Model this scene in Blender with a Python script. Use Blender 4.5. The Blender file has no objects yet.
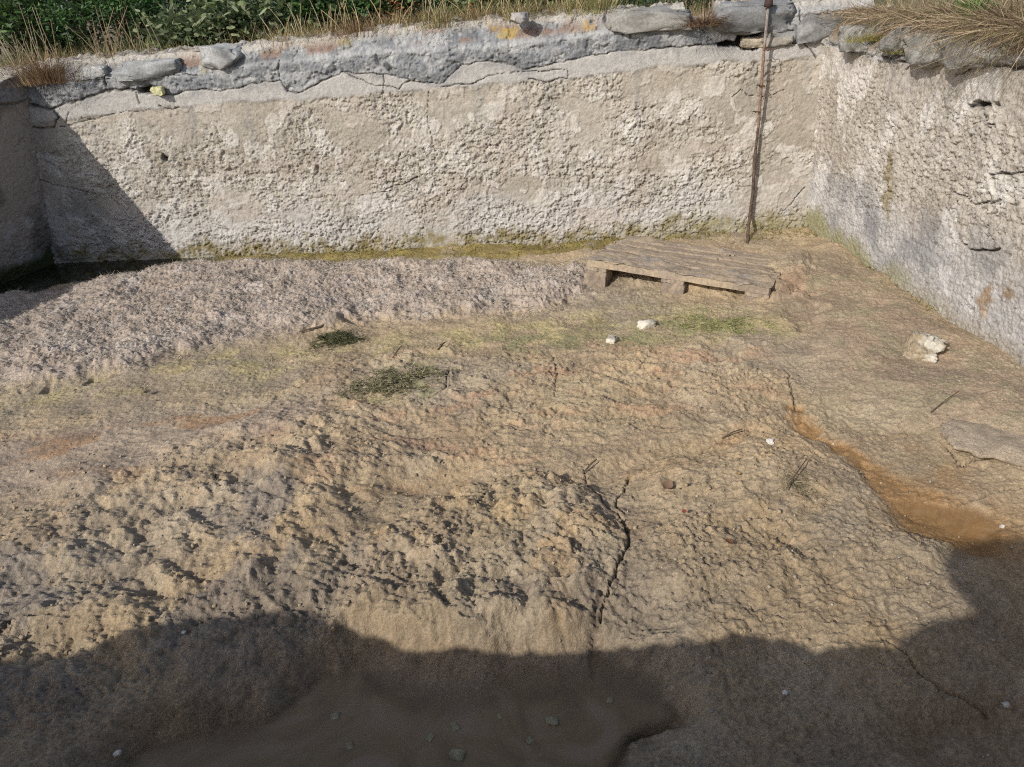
import bpy, math, random
import numpy as np
from math import radians, cos, sin, pi
random.seed(7); RNG = np.random.default_rng(11)
S = bpy.context.scene; C = S.collection
F32 = np.float32

# ------------------------------------------------------------------ camera
CH = 1.5
FP, PITCH, ROLL = 740.0, radians(28), radians(-4)
Fw = np.array([0, cos(PITCH), -sin(PITCH)]); Up = np.array([0, sin(PITCH), cos(PITCH)]); Rt = np.array([1., 0, 0])
R2 = cos(ROLL)*Rt + sin(ROLL)*Up; U2 = -sin(ROLL)*Rt + cos(ROLL)*Up
CP = np.array([0, 0, CH])
cam = bpy.data.cameras.new('camera'); co = bpy.data.objects.new('camera', cam); C.objects.link(co)
from mathutils import Matrix, Vector
M = Matrix(((R2[0], U2[0], -Fw[0], 0), (R2[1], U2[1], -Fw[1], 0), (R2[2], U2[2], -Fw[2], CH), (0, 0, 0, 1)))
co.matrix_world = M
cam.sensor_width = 36; cam.lens = FP/1024*36; cam.clip_end = 2000; cam.clip_start = 0.02
S.camera = co

def ray(px, py): return Fw*FP + R2*(px-512) + U2*(383.5-py)
def G(px, py, z=0.0):                       # survey: where the sight line meets the height z
    d = ray(px, py); t = (z-CH)/d[2]; return CP + d*t
def PL(px, py, p0, n):
    d = ray(px, py); t = np.dot(p0-CP, n)/np.dot(d, n); return CP + d*t

# ------------------------------------------------------------------ noise
def _h(ix, iy, s):
    h = (ix.astype(np.uint32)*np.uint32(374761393) + iy.astype(np.uint32)*np.uint32(668265263) + np.uint32((s*2246822519) & 0xffffffff))
    h = (h ^ (h >> np.uint32(13)))*np.uint32(1274126177); h ^= h >> np.uint32(16); return h
def perlin(x, y, s=0):
    x = np.asarray(x, F32); y = np.asarray(y, F32)
    fx = np.floor(x); fy = np.floor(y); ix = fx.astype(np.int64); iy = fy.astype(np.int64); dx = x-fx; dy = y-fy
    def g(i, j):
        h = _h(ix+i, iy+j, s); a = (h & np.uint32(1023)).astype(F32)*(2*pi/1024)
        return np.cos(a)*(dx-i)+np.sin(a)*(dy-j)
    u = dx*dx*dx*(dx*(dx*6-15)+10); v = dy*dy*dy*(dy*(dy*6-15)+10)
    a = g(0, 0); b = g(1, 0); c = g(0, 1); d = g(1, 1)
    a = a+(b-a)*u; c = c+(d-c)*u
    return (a+(c-a)*v)*1.5
def fbm(x, y, f, o=4, s=0, g=.5):
    r = 0; a = 1
    for i in range(o): r = r+a*perlin(x*f, y*f, s+i*17); f *= 2.03; a *= g
    return r
def billow(x, y, f, o=4, s=0, g=.55):
    r = 0; a = 1
    for i in range(o): r = r+a*np.abs(perlin(x*f, y*f, s+i*13)); f *= 2.1; a *= g
    return r
def terr(h, n, k=.7, a=.3):
    q = h*n; f = np.floor(q); r = (f+ss(a, a+.22, q-f))/n; return h+(r-h)*k
def crumb(x, y, f, o, s, g=.62, w=.35, n=5., k=.7):
    """ragged, flaky relief: warped noise cut into ledges"""
    wx_ = x+w/f*fbm(x, y, f*1.3, 3, s+900); wy_ = y+w/f*fbm(x, y, f*1.3, 3, s+950)
    return terr(fbm(wx_, wy_, f, o, s, g), n, k)
def worley(x, y, f, s=0):
    x = np.asarray(x*f, F32); y = np.asarray(y*f, F32); ix = np.floor(x).astype(np.int64); iy = np.floor(y).astype(np.int64)
    f1 = np.full(x.shape, 9., F32); f2 = f1.copy(); cid = np.zeros(x.shape, F32)
    for i in (-1, 0, 1):
        for j in (-1, 0, 1):
            h = _h(ix+i, iy+j, s); px = ix+i+(h & np.uint32(1023)).astype(F32)/1024; py = iy+j+((h >> np.uint32(10)) & np.uint32(1023)).astype(F32)/1024
            d = (px-x)**2+(py-y)**2; c = ((h >> np.uint32(20)) & np.uint32(1023)).astype(F32)/1024
            m = d < f1; f2 = np.where(m, f1, np.minimum(f2, d)); cid = np.where(m, c, cid); f1 = np.where(m, d, f1)
    return np.sqrt(f1), np.sqrt(f2), cid
def ss(a, b, x): t = np.clip((x-a)/(b-a), 0, 1); return t*t*(3-2*t)
def mix(a, b, t): return a+(b-a)*t
def segd(X, Y, pts, close=False):
    pts = [(p[0], p[1]) for p in pts]
    if close: pts = pts+[pts[0]]
    best = np.full(X.shape, 1e9, F32); tt = np.zeros(X.shape, F32); n = len(pts)-1
    for i in range(n):
        ax, ay = pts[i]; bx, by = pts[i+1]; ex = bx-ax; ey = by-ay
        t = np.clip(((X-ax)*ex+(Y-ay)*ey)/(ex*ex+ey*ey+1e-12), 0, 1)
        d = (X-ax-t*ex)**2+(Y-ay-t*ey)**2; m = d < best; best = np.where(m, d, best); tt = np.where(m, (i+t)/n, tt)
    return np.sqrt(best), tt
def polysd(X, Y, pts):                       # negative inside
    d, _ = segd(X, Y, pts, True); ins = np.zeros(X.shape, bool); n = len(pts)
    for i in range(n):
        ax, ay = pts[i][:2]; bx, by = pts[(i+1) % n][:2]
        if ay == by: continue
        c = ((ay > Y) != (by > Y)) & (X < (bx-ax)*(Y-ay)/(by-ay)+ax); ins ^= c
    return np.where(ins, -d, d)
def col(*c): return np.array(c, F32)
def cmix(A, B, t): return A+(B-A)*t[..., None]

# ------------------------------------------------------------------ mesh helpers
def link(o, parent=None):
    C.objects.link(o)
    if parent is not None: o.parent = parent
    return o
def mesh_np(name, V, Fc, mat, cols=None, attrs=None, smooth=True, parent=None):
    me = bpy.data.meshes.new(name); V = np.ascontiguousarray(V, F32).reshape(-1, 3); Fc = np.ascontiguousarray(Fc, np.int32); k = Fc.shape[1]
    me.vertices.add(len(V)); me.vertices.foreach_set('co', V.ravel())
    me.loops.add(Fc.size); me.loops.foreach_set('vertex_index', Fc.ravel())
    me.polygons.add(len(Fc)); me.polygons.foreach_set('loop_start', np.arange(0, Fc.size, k, dtype=np.int32))
    me.polygons.foreach_set('loop_total', np.full(len(Fc), k, np.int32))
    me.polygons.foreach_set('use_smooth', np.full(len(Fc), smooth, bool))
    me.update(calc_edges=True)
    if cols is not None:
        a = me.color_attributes.new('Col', 'FLOAT_COLOR', 'POINT'); c4 = np.ones((len(V), 4), F32); c4[:, :3] = np.clip(cols.reshape(-1, 3), 0, 1); a.data.foreach_set('color', c4.ravel())
    for n_, v in (attrs or {}).items():
        a = me.attributes.new(n_, 'FLOAT', 'POINT'); a.data.foreach_set('value', np.ascontiguousarray(v, F32).ravel())
    me.materials.append(mat)
    return link(bpy.data.objects.new(name, me), parent)
def gridfaces(nr, nc, keep=None, flip=False):
    i = np.arange(nr*nc, dtype=np.int32).reshape(nr, nc)
    q = np.stack([i[:-1, :-1], i[:-1, 1:], i[1:, 1:], i[1:, :-1]], -1)
    if flip: q = q[..., ::-1]
    q = q.reshape(-1, 4)
    return q if keep is None else q[keep.ravel()]
def mesh_py(name, V, Fc, mat, parent=None, smooth=False, cols=None):
    me = bpy.data.meshes.new(name); me.from_pydata([tuple(map(float, v)) for v in V], [], [tuple(map(int, f)) for f in Fc]); me.update()
    if smooth: me.polygons.foreach_set('use_smooth', [True]*len(me.polygons))
    if cols is not None:
        a = me.color_attributes.new('Col', 'FLOAT_COLOR', 'POINT')
        for i, c in enumerate(cols): a.data[i].color = (c[0], c[1], c[2], 1)
    me.materials.append(mat)
    return link(bpy.data.objects.new(name, me), parent)
def tag(o, label=None, cat=None, group=None, kind=None):
    if label: o['label'] = label
    if cat: o['category'] = cat
    if group: o['group'] = group
    if kind: o['kind'] = kind
    return o
def empty(name, loc, rz=0, **k):
    o = bpy.data.objects.new(name, None); o.empty_display_size = .1; C.objects.link(o); o.location = [float(v) for v in loc]; o.rotation_euler = (0, 0, rz); return tag(o, **k)

# ------------------------------------------------------------------ materials
def mat(name, rough=.9, spec=.25, noise=(140, .35), bump=((300, .5, .002),), base=None, attr=True, roughattr=None, trans=0.0):
    m = bpy.data.materials.new(name); m.use_nodes = True; nt = m.node_tree; N = nt.nodes; L = nt.links
    b = N['Principled BSDF']; b.inputs['Roughness'].default_value = rough; b.inputs['Specular IOR Level'].default_value = spec
    tc = N.new('ShaderNodeTexCoord')
    if attr: c = N.new('ShaderNodeAttribute'); c.attribute_name = 'Col'; src = c.outputs['Color']
    else:
        c = N.new('ShaderNodeRGB'); c.outputs[0].default_value = (*base, 1); src = c.outputs[0]
    nz = N.new('ShaderNodeTexNoise'); nz.inputs['Scale'].default_value = noise[0]; nz.inputs['Detail'].default_value = 6; nz.inputs['Roughness'].default_value = .65
    L.new(tc.outputs['Object'], nz.inputs['Vector'])
    mr = N.new('ShaderNodeMapRange'); mr.inputs['From Min'].default_value = .3; mr.inputs['From Max'].default_value = .7
    mr.inputs['To Min'].default_value = 1-noise[1]; mr.inputs['To Max'].default_value = 1+noise[1]; L.new(nz.outputs['Fac'], mr.inputs['Value'])
    mx = N.new('ShaderNodeVectorMath'); mx.operation = 'SCALE'; L.new(src, mx.inputs[0]); L.new(mr.outputs[0], mx.inputs['Scale']); L.new(mx.outputs[0], b.inputs['Base Color'])
    prev = None
    for sc, st, di in bump:
        n2 = N.new('ShaderNodeTexNoise'); n2.inputs['Scale'].default_value = sc; n2.inputs['Detail'].default_value = 5; n2.inputs['Roughness'].default_value = .6; L.new(tc.outputs['Object'], n2.inputs['Vector'])
        bp = N.new('ShaderNodeBump'); bp.inputs['Strength'].default_value = st; bp.inputs['Distance'].default_value = di; L.new(n2.outputs['Fac'], bp.inputs['Height'])
        if prev: L.new(prev.outputs[0], bp.inputs['Normal'])
        prev = bp
    if prev: L.new(prev.outputs[0], b.inputs['Normal'])
    if roughattr:
        a = N.new('ShaderNodeAttribute'); a.attribute_name = roughattr
        r = N.new('ShaderNodeMapRange'); r.inputs['To Min'].default_value = rough; r.inputs['To Max'].default_value = .28; L.new(a.outputs['Fac'], r.inputs['Value']); L.new(r.outputs[0], b.inputs['Roughness'])
        r = N.new('ShaderNodeMapRange'); r.inputs['To Min'].default_value = spec; r.inputs['To Max'].default_value = .5; L.new(a.outputs['Fac'], r.inputs['Value']); L.new(r.outputs[0], b.inputs['Specular IOR Level'])
    if trans:
        td = N.new('ShaderNodeBsdfTranslucent'); L.new(mx.outputs[0], td.inputs['Color']); ms = N.new('ShaderNodeMixShader'); ms.inputs[0].default_value = trans
        L.new(b.outputs[0], ms.inputs[1]); L.new(td.outputs[0], ms.inputs[2]); L.new(ms.outputs[0], N['Material Output'].inputs['Surface'])
    return m
def water_mat(name, c1, c2, sc=3.0, gf=1.28):
    m = bpy.data.materials.new(name); m.use_nodes = True; nt = m.node_tree; N = nt.nodes; L = nt.links
    b = N['Principled BSDF']; b.inputs['Roughness'].default_value = .05; b.inputs['IOR'].default_value = 1.33; b.inputs['Specular IOR Level'].default_value = .5
    tc = N.new('ShaderNodeTexCoord'); nz = N.new('ShaderNodeTexNoise'); nz.inputs['Scale'].default_value = sc; nz.inputs['Detail'].default_value = 9; nz.inputs['Roughness'].default_value = .62; nz.inputs['Distortion'].default_value = 3.0
    L.new(tc.outputs['Object'], nz.inputs['Vector'])
    cr = N.new('ShaderNodeValToRGB'); cr.color_ramp.elements[0].position = .36; cr.color_ramp.elements[1].position = .64
    e = cr.color_ramp.elements.new(.5); e.color = (c1[0]*1.2, c1[1]*gf, c1[2]*1.1, 1); cr.color_ramp.elements[0].color = (*c1, 1); cr.color_ramp.elements[2].color = (*c2, 1); L.new(nz.outputs['Fac'], cr.inputs[0]); L.new(cr.outputs[0], b.inputs['Base Color'])
    n2 = N.new('ShaderNodeTexNoise'); n2.inputs['Scale'].default_value = 26; n2.inputs['Detail'].default_value = 3; n2.inputs['Distortion'].default_value = 1.0; L.new(tc.outputs['Object'], n2.inputs['Vector'])
    bp = N.new('ShaderNodeBump'); bp.inputs['Strength'].default_value = .12; bp.inputs['Distance'].default_value = .004; L.new(n2.outputs['Fac'], bp.inputs['Height']); L.new(bp.outputs[0], b.inputs['Normal'])
    a = N.new('ShaderNodeAttribute'); a.attribute_name = 'depth'
    tr = N.new('ShaderNodeBsdfTransparent'); ms = N.new('ShaderNodeMixShader'); L.new(a.outputs['Fac'], ms.inputs[0]); L.new(tr.outputs[0], ms.inputs[1]); L.new(b.outputs[0], ms.inputs[2]); L.new(ms.outputs[0], N['Material Output'].inputs['Surface'])
    return m
M_mud = mat('wet_and_dry_mud', rough=.85, spec=.25, noise=(170, .34), bump=((330, .8, .003), (120, .6, .006)), roughattr='wet')
M_wall = mat('weathered_plaster', rough=.95, spec=.12, noise=(130, .24), bump=((300, .7, .003), (110, .5, .005)))
M_rock = mat('rough_stone', rough=.95, spec=.15, noise=(70, .3), bump=((160, .6, .004),))
M_leaf = mat('leaf', rough=.55, spec=.35, noise=(30, .15), bump=(), trans=.25)
M_dry = mat('dry_grass', rough=.8, spec=.2, noise=(30, .2), bump=(), trans=.2)
M_bark = mat('bark', rough=.95, spec=.1, noise=(80, .3), bump=((120, .5, .003),), attr=False, base=(.09, .07, .05))
M_wood = mat('silty_wood', rough=.95, spec=.12, noise=(60, .3), bump=((200, .6, .003),))
M_rust = mat('rusty_iron', rough=.85, spec=.3, noise=(120, .5), bump=((250, .7, .002),))
M_fib = mat('dried_algae', rough=.9, spec=.1, noise=(60, .25), bump=())

# ------------------------------------------------------------------ survey of the basin
BL, BR = G(54, 257), G(806, 228)
R1 = G(1024, 372); H = 1.11
TL, TR, T1 = G(26, 92, H), G(818, 42, H), G(1024, 68, H)
# sun (travel direction)
SUN = np.array([1.05, 1.10, -1.0])

# ================================================================== MUD
xs = np.concatenate([np.arange(-4.6, -2.4, .008), np.arange(-2.4, 2.5, .0048), np.arange(2.5, 3.0, .01)])
ys = [0.12]
while ys[-1] < 5.75: ys.append(ys[-1]+(.012 if ys[-1] < .95 else .0034+.0009*max(ys[-1]-1, 0)**1.15))
ys = np.array(ys)
X, Y = np.meshgrid(xs.astype(F32), ys.astype(F32))
def gp(*p): return [G(a, b)[:2] for a, b in p]
wx = X+.06*fbm(X, Y, 2.5, 4, 5); wy = Y+.06*fbm(X, Y, 2.5, 4, 55)           # warped coordinates, large
vx = X+.012*fbm(X, Y, 16, 3, 6); vy = Y+.012*fbm(X, Y, 16, 3, 56)
Z = .018*fbm(X, Y, .9, 3, 1) + .012*fbm(X, Y, 3.2, 3, 2)
# --- regions
def region(pts, w=.12, off=0.0, X_=None, Y_=None): return ss(w, -w, polysd(wx if X_ is None else X_, wy if Y_ is None else Y_, gp(*pts))+off)
mat_far = region([(-400, 420), (-60, 392), (60, 388), (150, 372), (250, 344), (350, 326), (450, 322), (560, 312), (600, 290), (585, 272), (480, 265), (300, 265), (170, 270), (60, 292), (-300, 345)], .07)
_le, _ = segd(wx, wy, gp((-400, 420), (-60, 392), (60, 388), (150, 372), (250, 344), (350, 326), (450, 322), (560, 312), (600, 288)))
mat_far = mat_far*ss(-.02, .17, _le+.07*fbm(X, Y, 7, 4, 881, .6))
dome_c = region([(330, 640), (390, 540), (440, 500), (520, 474), (585, 488), (622, 540), (606, 600), (590, 640), (480, 652)], .09)
hill_l = region([(-200, 640), (30, 520), (140, 470), (230, 440), (330, 430), (380, 480), (390, 560), (360, 620), (240, 680), (100, 720), (-100, 760)], .30)
dome_r = region([(650, 470), (760, 436), (840, 480), (960, 560), (980, 620), (880, 640), (740, 640), (640, 610), (630, 540)], .22)
ridge_mid = region([(250, 430), (330, 360), (440, 350), (620, 345), (760, 350), (800, 400), (740, 430), (600, 452), (440, 470), (330, 500)], .14)
right_slope = region([(770, 290), (830, 250), (1024, 380), (1100, 470), (960, 440), (850, 400), (800, 350)], .2)
puddle = region([(60, 800), (180, 735), (290, 682), (380, 655), (600, 648), (660, 672), (680, 712), (640, 745), (590, 800), (560, 900), (100, 900)], .10, .0)
shelf = region([(330, 672), (400, 645), (500, 640), (590, 648), (640, 660), (680, 690), (560, 700), (400, 700)], .05)
puddle_r = region([(925, 700), (980, 688), (1100, 740), (1100, 860), (960, 800), (900, 745)], .07)
# brown rill on the right
rill, rt = segd(wx, wy, gp((795, 408), (800, 434), (850, 460), (905, 488), (955, 512), (990, 525)))
rw = .032+.10*rt**1.6
rillm = ss(rw*1.7, rw*.3, rill+.03*fbm(X, Y, 12, 3, 593))
pool_r = region([(885, 510), (915, 494), (965, 498), (1000, 515), (992, 545), (950, 548), (905, 533)], .05)
fan = region([(840, 450), (900, 440), (960, 462), (965, 478), (900, 492)], .08)
gut = region([(-420, 330), (-200, 315), (0, 303), (60, 285), (165, 264), (300, 259), (500, 257), (620, 248), (700, 232), (820, 222), (820, 200), (400, 200), (0, 215), (-420, 230)], .03, .0, X+.02*fbm(X, Y, 6, 3, 8), Y+.02*fbm(X, Y, 6, 3, 9))
gut_left = ss(-1.55, -2.6, X)
n_b0 = fbm(X, Y, 6, 4, 592)
# --- big forms
Z += .045*mat_far + .045*dome_c + .075*hill_l + .045*dome_r + .02*ridge_mid + .05*right_slope
Z += mat_far*(.022*fbm(X, Y, 3.0, 4, 21, .6))
Z -= .16*puddle*(1-.45*shelf) + .04*puddle_r + .028*shelf*(1-puddle)
Z -= .017*rillm*(.6+.8*ss(-.3, .4, n_b0)) + .028*pool_r
Z -= gut*mix(.035, .10, gut_left)
lowband, _ = segd(wx, wy, gp((330, 500), (380, 505), (470, 478), (590, 480), (640, 475), (700, 452), (790, 430)))
Z -= .022*ss(.09, .0, lowband)
n_h = fbm(X, Y, 9, 4, 515)
far_c = region([(640, 320), (720, 300), (790, 320), (800, 350), (700, 372), (640, 350)], .12); Z += .02*far_c
hole, _ = segd(wx+.03*n_h, wy+.03*n_h, gp((806, 318), (806, 334))); Z -= .035*ss(.11, .0, hole)
hole2, _ = segd(wx+.05*n_h, wy-.04*n_h, gp((782, 286), (800, 296))); Z -= .045*ss(.15, .0, hole2)
rim_r = region([(960, 440), (1040, 430), (1040, 455), (985, 458)], .03)
pc_, _ = segd(X, Y, gp((590, 268), (680, 282), (775, 296), (790, 262))); Z += .05*ss(.18, .02, pc_+.06*n_h)
# --- cracks
def crack(pts, w, dep, j=.010, s=3):
    d, t = segd(X+j*fbm(X, Y, 14, 3, s), Y+j*fbm(X, Y, 14, 3, s+40), gp(*pts)); ww = w*(.25+.9*np.abs(perlin(t*13, t*0+s, s)))
    return ss(ww*1.5, ww*.3, d), dep*ss(ww*1.5, ww*.3, d)
ck = np.zeros_like(Z); cz = np.zeros_like(Z)
for pts, w, dep in (
    ([(588, 487), (603, 508), (622, 528), (629, 546), (622, 572), (608, 598), (600, 625)], .009, .04),
    ([(629, 478), (624, 492), (616, 508), (622, 522)], .007, .025), ([(588, 487), (560, 478), (520, 472), (475, 482)], .004, .008),
    ([(590, 487), (582, 470), (596, 464)], .005, .015), ([(600, 600), (596, 632), (592, 655)], .02, .012),
    ([(640, 476), (690, 458), (735, 440), (748, 434)], .005, .010), ([(495, 492), (486, 508), (470, 530), (476, 548)], .005, .014),
    ([(555, 400), (558, 372), (552, 356)], .006, .012), ([(690, 562), (705, 580), (735, 596), (742, 604)], .004, .008), ([(880, 645), (940, 690), (990, 706)], .006, .02),
    ([(448, 372), (446, 398), (400, 412)], .008, .02), ([(965, 462), (990, 458), (1024, 460)], .007, .03), ([(950, 447), (958, 462), (985, 466)], .010, .03),
    ([(960, 500), (1000, 490), (1024, 487)], .005, .016), ([(0, 655), (24, 640), (60, 636)], .009, .03), ([(180, 505), (228, 500), (215, 484)], .01, .03),
    ([(660, 350), (640, 372), (618, 380)], .006, .01), ([(785, 372), (792, 400), (796, 412)], .012, .015)):
    a, b = crack(pts, w, dep, s=int(w*1000)+len(pts)); ck = np.maximum(ck, a); cz = np.maximum(cz, b)
# --- roughness of the surface
r_amp = .30+.3*ss(-.3, .5, fbm(X, Y, 1.4, 3, 33))
r_amp = r_amp + .42*hill_l + .45*dome_c + .15*dome_r + .2*ridge_mid + .10*mat_far
smooth_m = region([(330, 505), (380, 488), (500, 462), (560, 470), (470, 482), (400, 512), (380, 560), (340, 540)], .06)
slick = region([(-100, 450), (40, 440), (120, 425), (260, 410), (330, 400), (300, 440), (180, 460), (60, 500), (-100, 500)], .15)
r_amp = r_amp*(1-.75*smooth_m)*(1-.6*slick)*(1-.65*puddle)*(1-.35*shelf)*(1-.75*rillm)*(1-.8*pool_r)*(1-.7*gut)*(1-.35*right_slope)*(1-.6*fan); r_amp = r_amp+.22*ss(1.9, 1.5, Y)*(1-puddle)*(1-shelf)
patch = mix(.35, 1.25, ss(-.35, .45, fbm(X, Y, 5, 4, 661))); cr1 = crumb(X, Y, 4.6, 6, 61, .60, .5, 4.5, .6); cr2 = crumb(X, Y, 19, 4, 62, .7, .6, 4.5, .8)*patch; fine = fbm(X, Y, 60, 3, 64, .7)
lum = billow(vx, vy, 10, 4, 66, .62)
clod = .0125*cr1+.0034*cr2+.0034*fine*patch+.009*lum+.018*fbm(X, Y, 3.2, 3, 67)
f1, f2, cid = worley(vx+.02*fbm(X, Y, 6, 3, 44), vy+.02*fbm(X, Y, 6, 3, 45), 9, 5)
plate = ss(.0, .10, f2-f1)
crk = (1-plate)*ss(.1, .5, fbm(X, Y, 2.2, 3, 88)+.05)*(1-hill_l)*(1-mat_far)*(1-puddle)*(1-rillm)*(1-slick*.7)
# silt dried in thin overlapping sheets
ang = .5; fu = X*cos(ang)+Y*sin(ang); fv = -X*sin(ang)+Y*cos(ang)
sheet = terr(fbm(fu+.05*fbm(X, Y, 5, 3, 3), fv*2.6+.10*fbm(X, Y, 6, 4, 4), 5.5, 6, 71, .62), 6, .85)
sheet2 = terr(fbm(X+.05*fbm(X, Y, 4, 3, 5), Y*2.4+.12*fbm(X, Y, 5, 4, 7), 5, 6, 72, .62), 6, .85)
Z += r_amp*(clod-.003) + hill_l*.050*(billow(X, Y, 4.2, 3, 811, .5)-.45) + dome_c*.030*(billow(X, Y, 6, 4, 812, .6)-.45)
cav_big = hill_l*(billow(X, Y, 4.2, 4, 811, .6)-.45)
Z += (.010*dome_r*sheet + .010*ridge_mid*sheet2 + .0035*sheet2*(1-hill_l)*(1-mat_far))*(1-rillm)*(1-puddle)
Z += .0022*fine*(1-puddle)*(1-.6*gut) - .003*crk
matf = .010*crumb(X, Y*1.4, 13, 5, 73, .66, .6, 4, .5)+.012*fbm(X, Y, 4, 3, 373)+.006*fbm(X, Y, 55, 3, 74, .7)
Z += mat_far*matf - cz
# holes pecked under the lip of the dried mat
lip = ss(.06, .0, np.abs(polysd(wx, wy, gp((-400, 420), (-60, 392), (60, 388), (150, 372), (250, 344), (300, 250), (60, 272), (-300, 320)))))*ss(-1.3, -2.0, X)
Z -= .03*lip*ss(.1, .5, perlin(X*16, Y*10, 77)); 
# ledge where the mud meets the walls
Zs = Z.copy()
def gz(x, y):
    i = np.clip(np.searchsorted(ys, y)-1, 0, len(ys)-2); j = np.clip(np.searchsorted(xs, x)-1, 0, len(xs)-2); return float(Z[i, j])
def PG(px, py):                              # the point of the mud seen at (px, py)
    p = G(px, py)
    for _ in range(6): p = G(px, py, gz(p[0], p[1]))
    return p
# --- colour
def c3(r, g, b): return np.array([r, g, b], F32)
tan, grey, pink, ochre = c3(.375, .298, .192), c3(.305, .262, .195), c3(.385, .330, .278), c3(.44, .30, .15)
K = np.broadcast_to(tan, Z.shape+(3,)).copy()
n_a = fbm(X, Y, 1.1, 4, 91); n_b = fbm(X, Y, 4.5, 4, 92); n_c = fbm(X, Y, 22, 3, 93)
K = cmix(K, grey, ss(-.25, .55, n_a)*.8)
K = cmix(K, c3(.42, .35, .24), ss(.1, .7, n_b)*.55)
K = cmix(K, ochre, ss(.05, .7, fbm(X, Y, 3.0, 5, 95, .6))*.42*(dome_c*.9+dome_r*.7+ridge_mid*.5+hill_l*.35+.12).clip(0, 1))
K = cmix(K, c3(.40, .255, .16), ss(.15, .7, fbm(X, Y*2.2, 3.4, 4, 96))*.55*ridge_mid)
K = cmix(K, c3(.22, .195, .165), ss(.1, .55, fbm(X, Y, 2.2, 5, 97, .6)+.65*ss(2.0, 1.55, Y)-.12)*.75*hill_l)
K = cmix(K, c3(.36, .30, .245), slick*.6)
K = cmix(K, c3(.34, .19, .085), slick*.6*ss(.15, .6, fbm(X, Y*2.5, 2.5, 3, 98)))
K = cmix(K, pink, (mat_far*1.3).clip(0, .92)); K = cmix(K, c3(.47, .43, .385), mat_far*ss(0, .6, n_b)*.55); K = cmix(K, c3(.30, .25, .195), mat_far*ss(.1, .6, fbm(X, Y, 8, 3, 99))*.6)
K = cmix(K, c3(.335, .262, .185), right_slope*.8); K = cmix(K, c3(.30, .20, .13), ss(.25, .0, hole2+.05*n_b)*.6)
yg = region([(-300, 425), (0, 392), (130, 376), (250, 348), (360, 338), (440, 330), (640, 305), (780, 320), (790, 345), (650, 352), (450, 352), (300, 366), (160, 392), (0, 408), (-300, 440)], .10)
K = cmix(K, c3(.42, .36, .18), yg*(.25+1.1*fbm(X, Y, 6, 4, 333)).clip(.0, .75))
gr = region([(480, 342), (560, 330), (640, 322), (700, 305), (770, 318), (770, 340), (700, 335), (640, 350), (560, 356), (490, 356)], .10)+.8*region([(350, 405), (395, 372), (446, 355), (440, 395), (400, 410), (360, 415)], .04)
K = cmix(K, c3(.235, .245, .12), (gr*(.30+.9*fbm(X, Y, 9, 3, 101))).clip(0, .7))
K = cmix(K, c3(.30, .27, .165), ss(.1, .6, fbm(X, Y, 1.9, 4, 103)+.2*n_c)*.18*(1-mat_far)*(1-hill_l))
K = cmix(K, c3(.27, .25, .16), right_slope*ss(.0, .5, fbm(X, Y, 7, 4, 104))*.6)
wet = np.zeros_like(Z)
K = cmix(K, K*np.array([.72, .70, .70], F32), ss(.05, .5, fbm(X, Y*1.4, 2.0, 6, 707, .62))*.42*(1-mat_far)); wet = wet+.35*ss(.1, .5, fbm(X, Y*1.4, 2.0, 6, 707, .62))*(1-mat_far)
wet = np.maximum(wet, slick*ss(.0, .45, fbm(X, Y*2.2, 3, 4, 398))*.85); K = cmix(K, c3(.25, .20, .15), wet*.5)
wetr = np.maximum(rillm, pool_r); K = cmix(K, c3(.31, .185, .075), (wetr*.9+fan*.55*ss(-.4, .3, n_b)).clip(0, .9)); wet = np.maximum(wet, wetr*.8)
halo = region([(60, 830), (230, 700), (330, 662), (420, 640), (610, 634), (700, 650), (720, 700), (660, 767), (600, 850)], .16)
K = cmix(K, c3(.29, .235, .155), halo*.6)
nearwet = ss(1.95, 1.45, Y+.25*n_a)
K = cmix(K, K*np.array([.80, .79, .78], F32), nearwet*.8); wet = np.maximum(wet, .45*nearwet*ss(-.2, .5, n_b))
K = cmix(K, c3(.24, .175, .11), puddle*.8); K = cmix(K, c3(.25, .175, .105), puddle_r*.6)
wet = np.maximum(wet, ss(.35, .9, puddle))
K = cmix(K, c3(.22, .175, .06), gut*ss(-.5, .2, n_b+.2)*.9*(1-gut_left)); K = cmix(K, c3(.05, .05, .035), gut*gut_left)
K = cmix(K, c3(.35, .28, .10), gut*(1-gut_left)*ss(.1, .5, fbm(X, Y, 6, 3, 107))*.7)
K = cmix(K, c3(.13, .10, .07), ck*.75)
K = cmix(K, c3(.34, .21, .10), (ss(.10, .0, lowband)*ss(-.1, .5, n_b)*.5))
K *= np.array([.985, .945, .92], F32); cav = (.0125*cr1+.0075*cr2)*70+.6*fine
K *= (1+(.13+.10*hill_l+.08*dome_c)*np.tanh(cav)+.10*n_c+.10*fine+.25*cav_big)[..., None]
V = np.stack([X, Y, Z], -1)
tag(mesh_np('mud', V, gridfaces(*X.shape), M_mud, K, {'wet': wet}), kind='structure')

# water sheets: only where the mud dips under their level; murkier where deeper
def water(name, m, x0, x1, y0, y1, z, dmax, step=.014):
    a = np.arange(x0, x1, step); b = np.arange(y0, y1, step); A, B = np.meshgrid(a, b)
    i = np.clip(np.searchsorted(ys, B)-1, 0, len(ys)-1); j = np.clip(np.searchsorted(xs, A)-1, 0, len(xs)-1); d = z-Z[i, j]
    keep = (d[:-1, :-1] > -.02) | (d[1:, 1:] > -.02) | (d[:-1, 1:] > -.02) | (d[1:, :-1] > -.02)
    V = np.stack([A, B, np.full(A.shape, z)], -1)
    return tag(mesh_np(name, V, gridfaces(*A.shape, keep), m, None, {'depth': ss(-.002, dmax, d)*.93}), kind='structure')
W1 = water_mat('murky_water', (.175, .120, .072), (.25, .18, .115), 3.6, 1.26)
W2 = water_mat('rusty_water', (.27, .16, .065), (.36, .235, .115), 9, 1.12)
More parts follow.
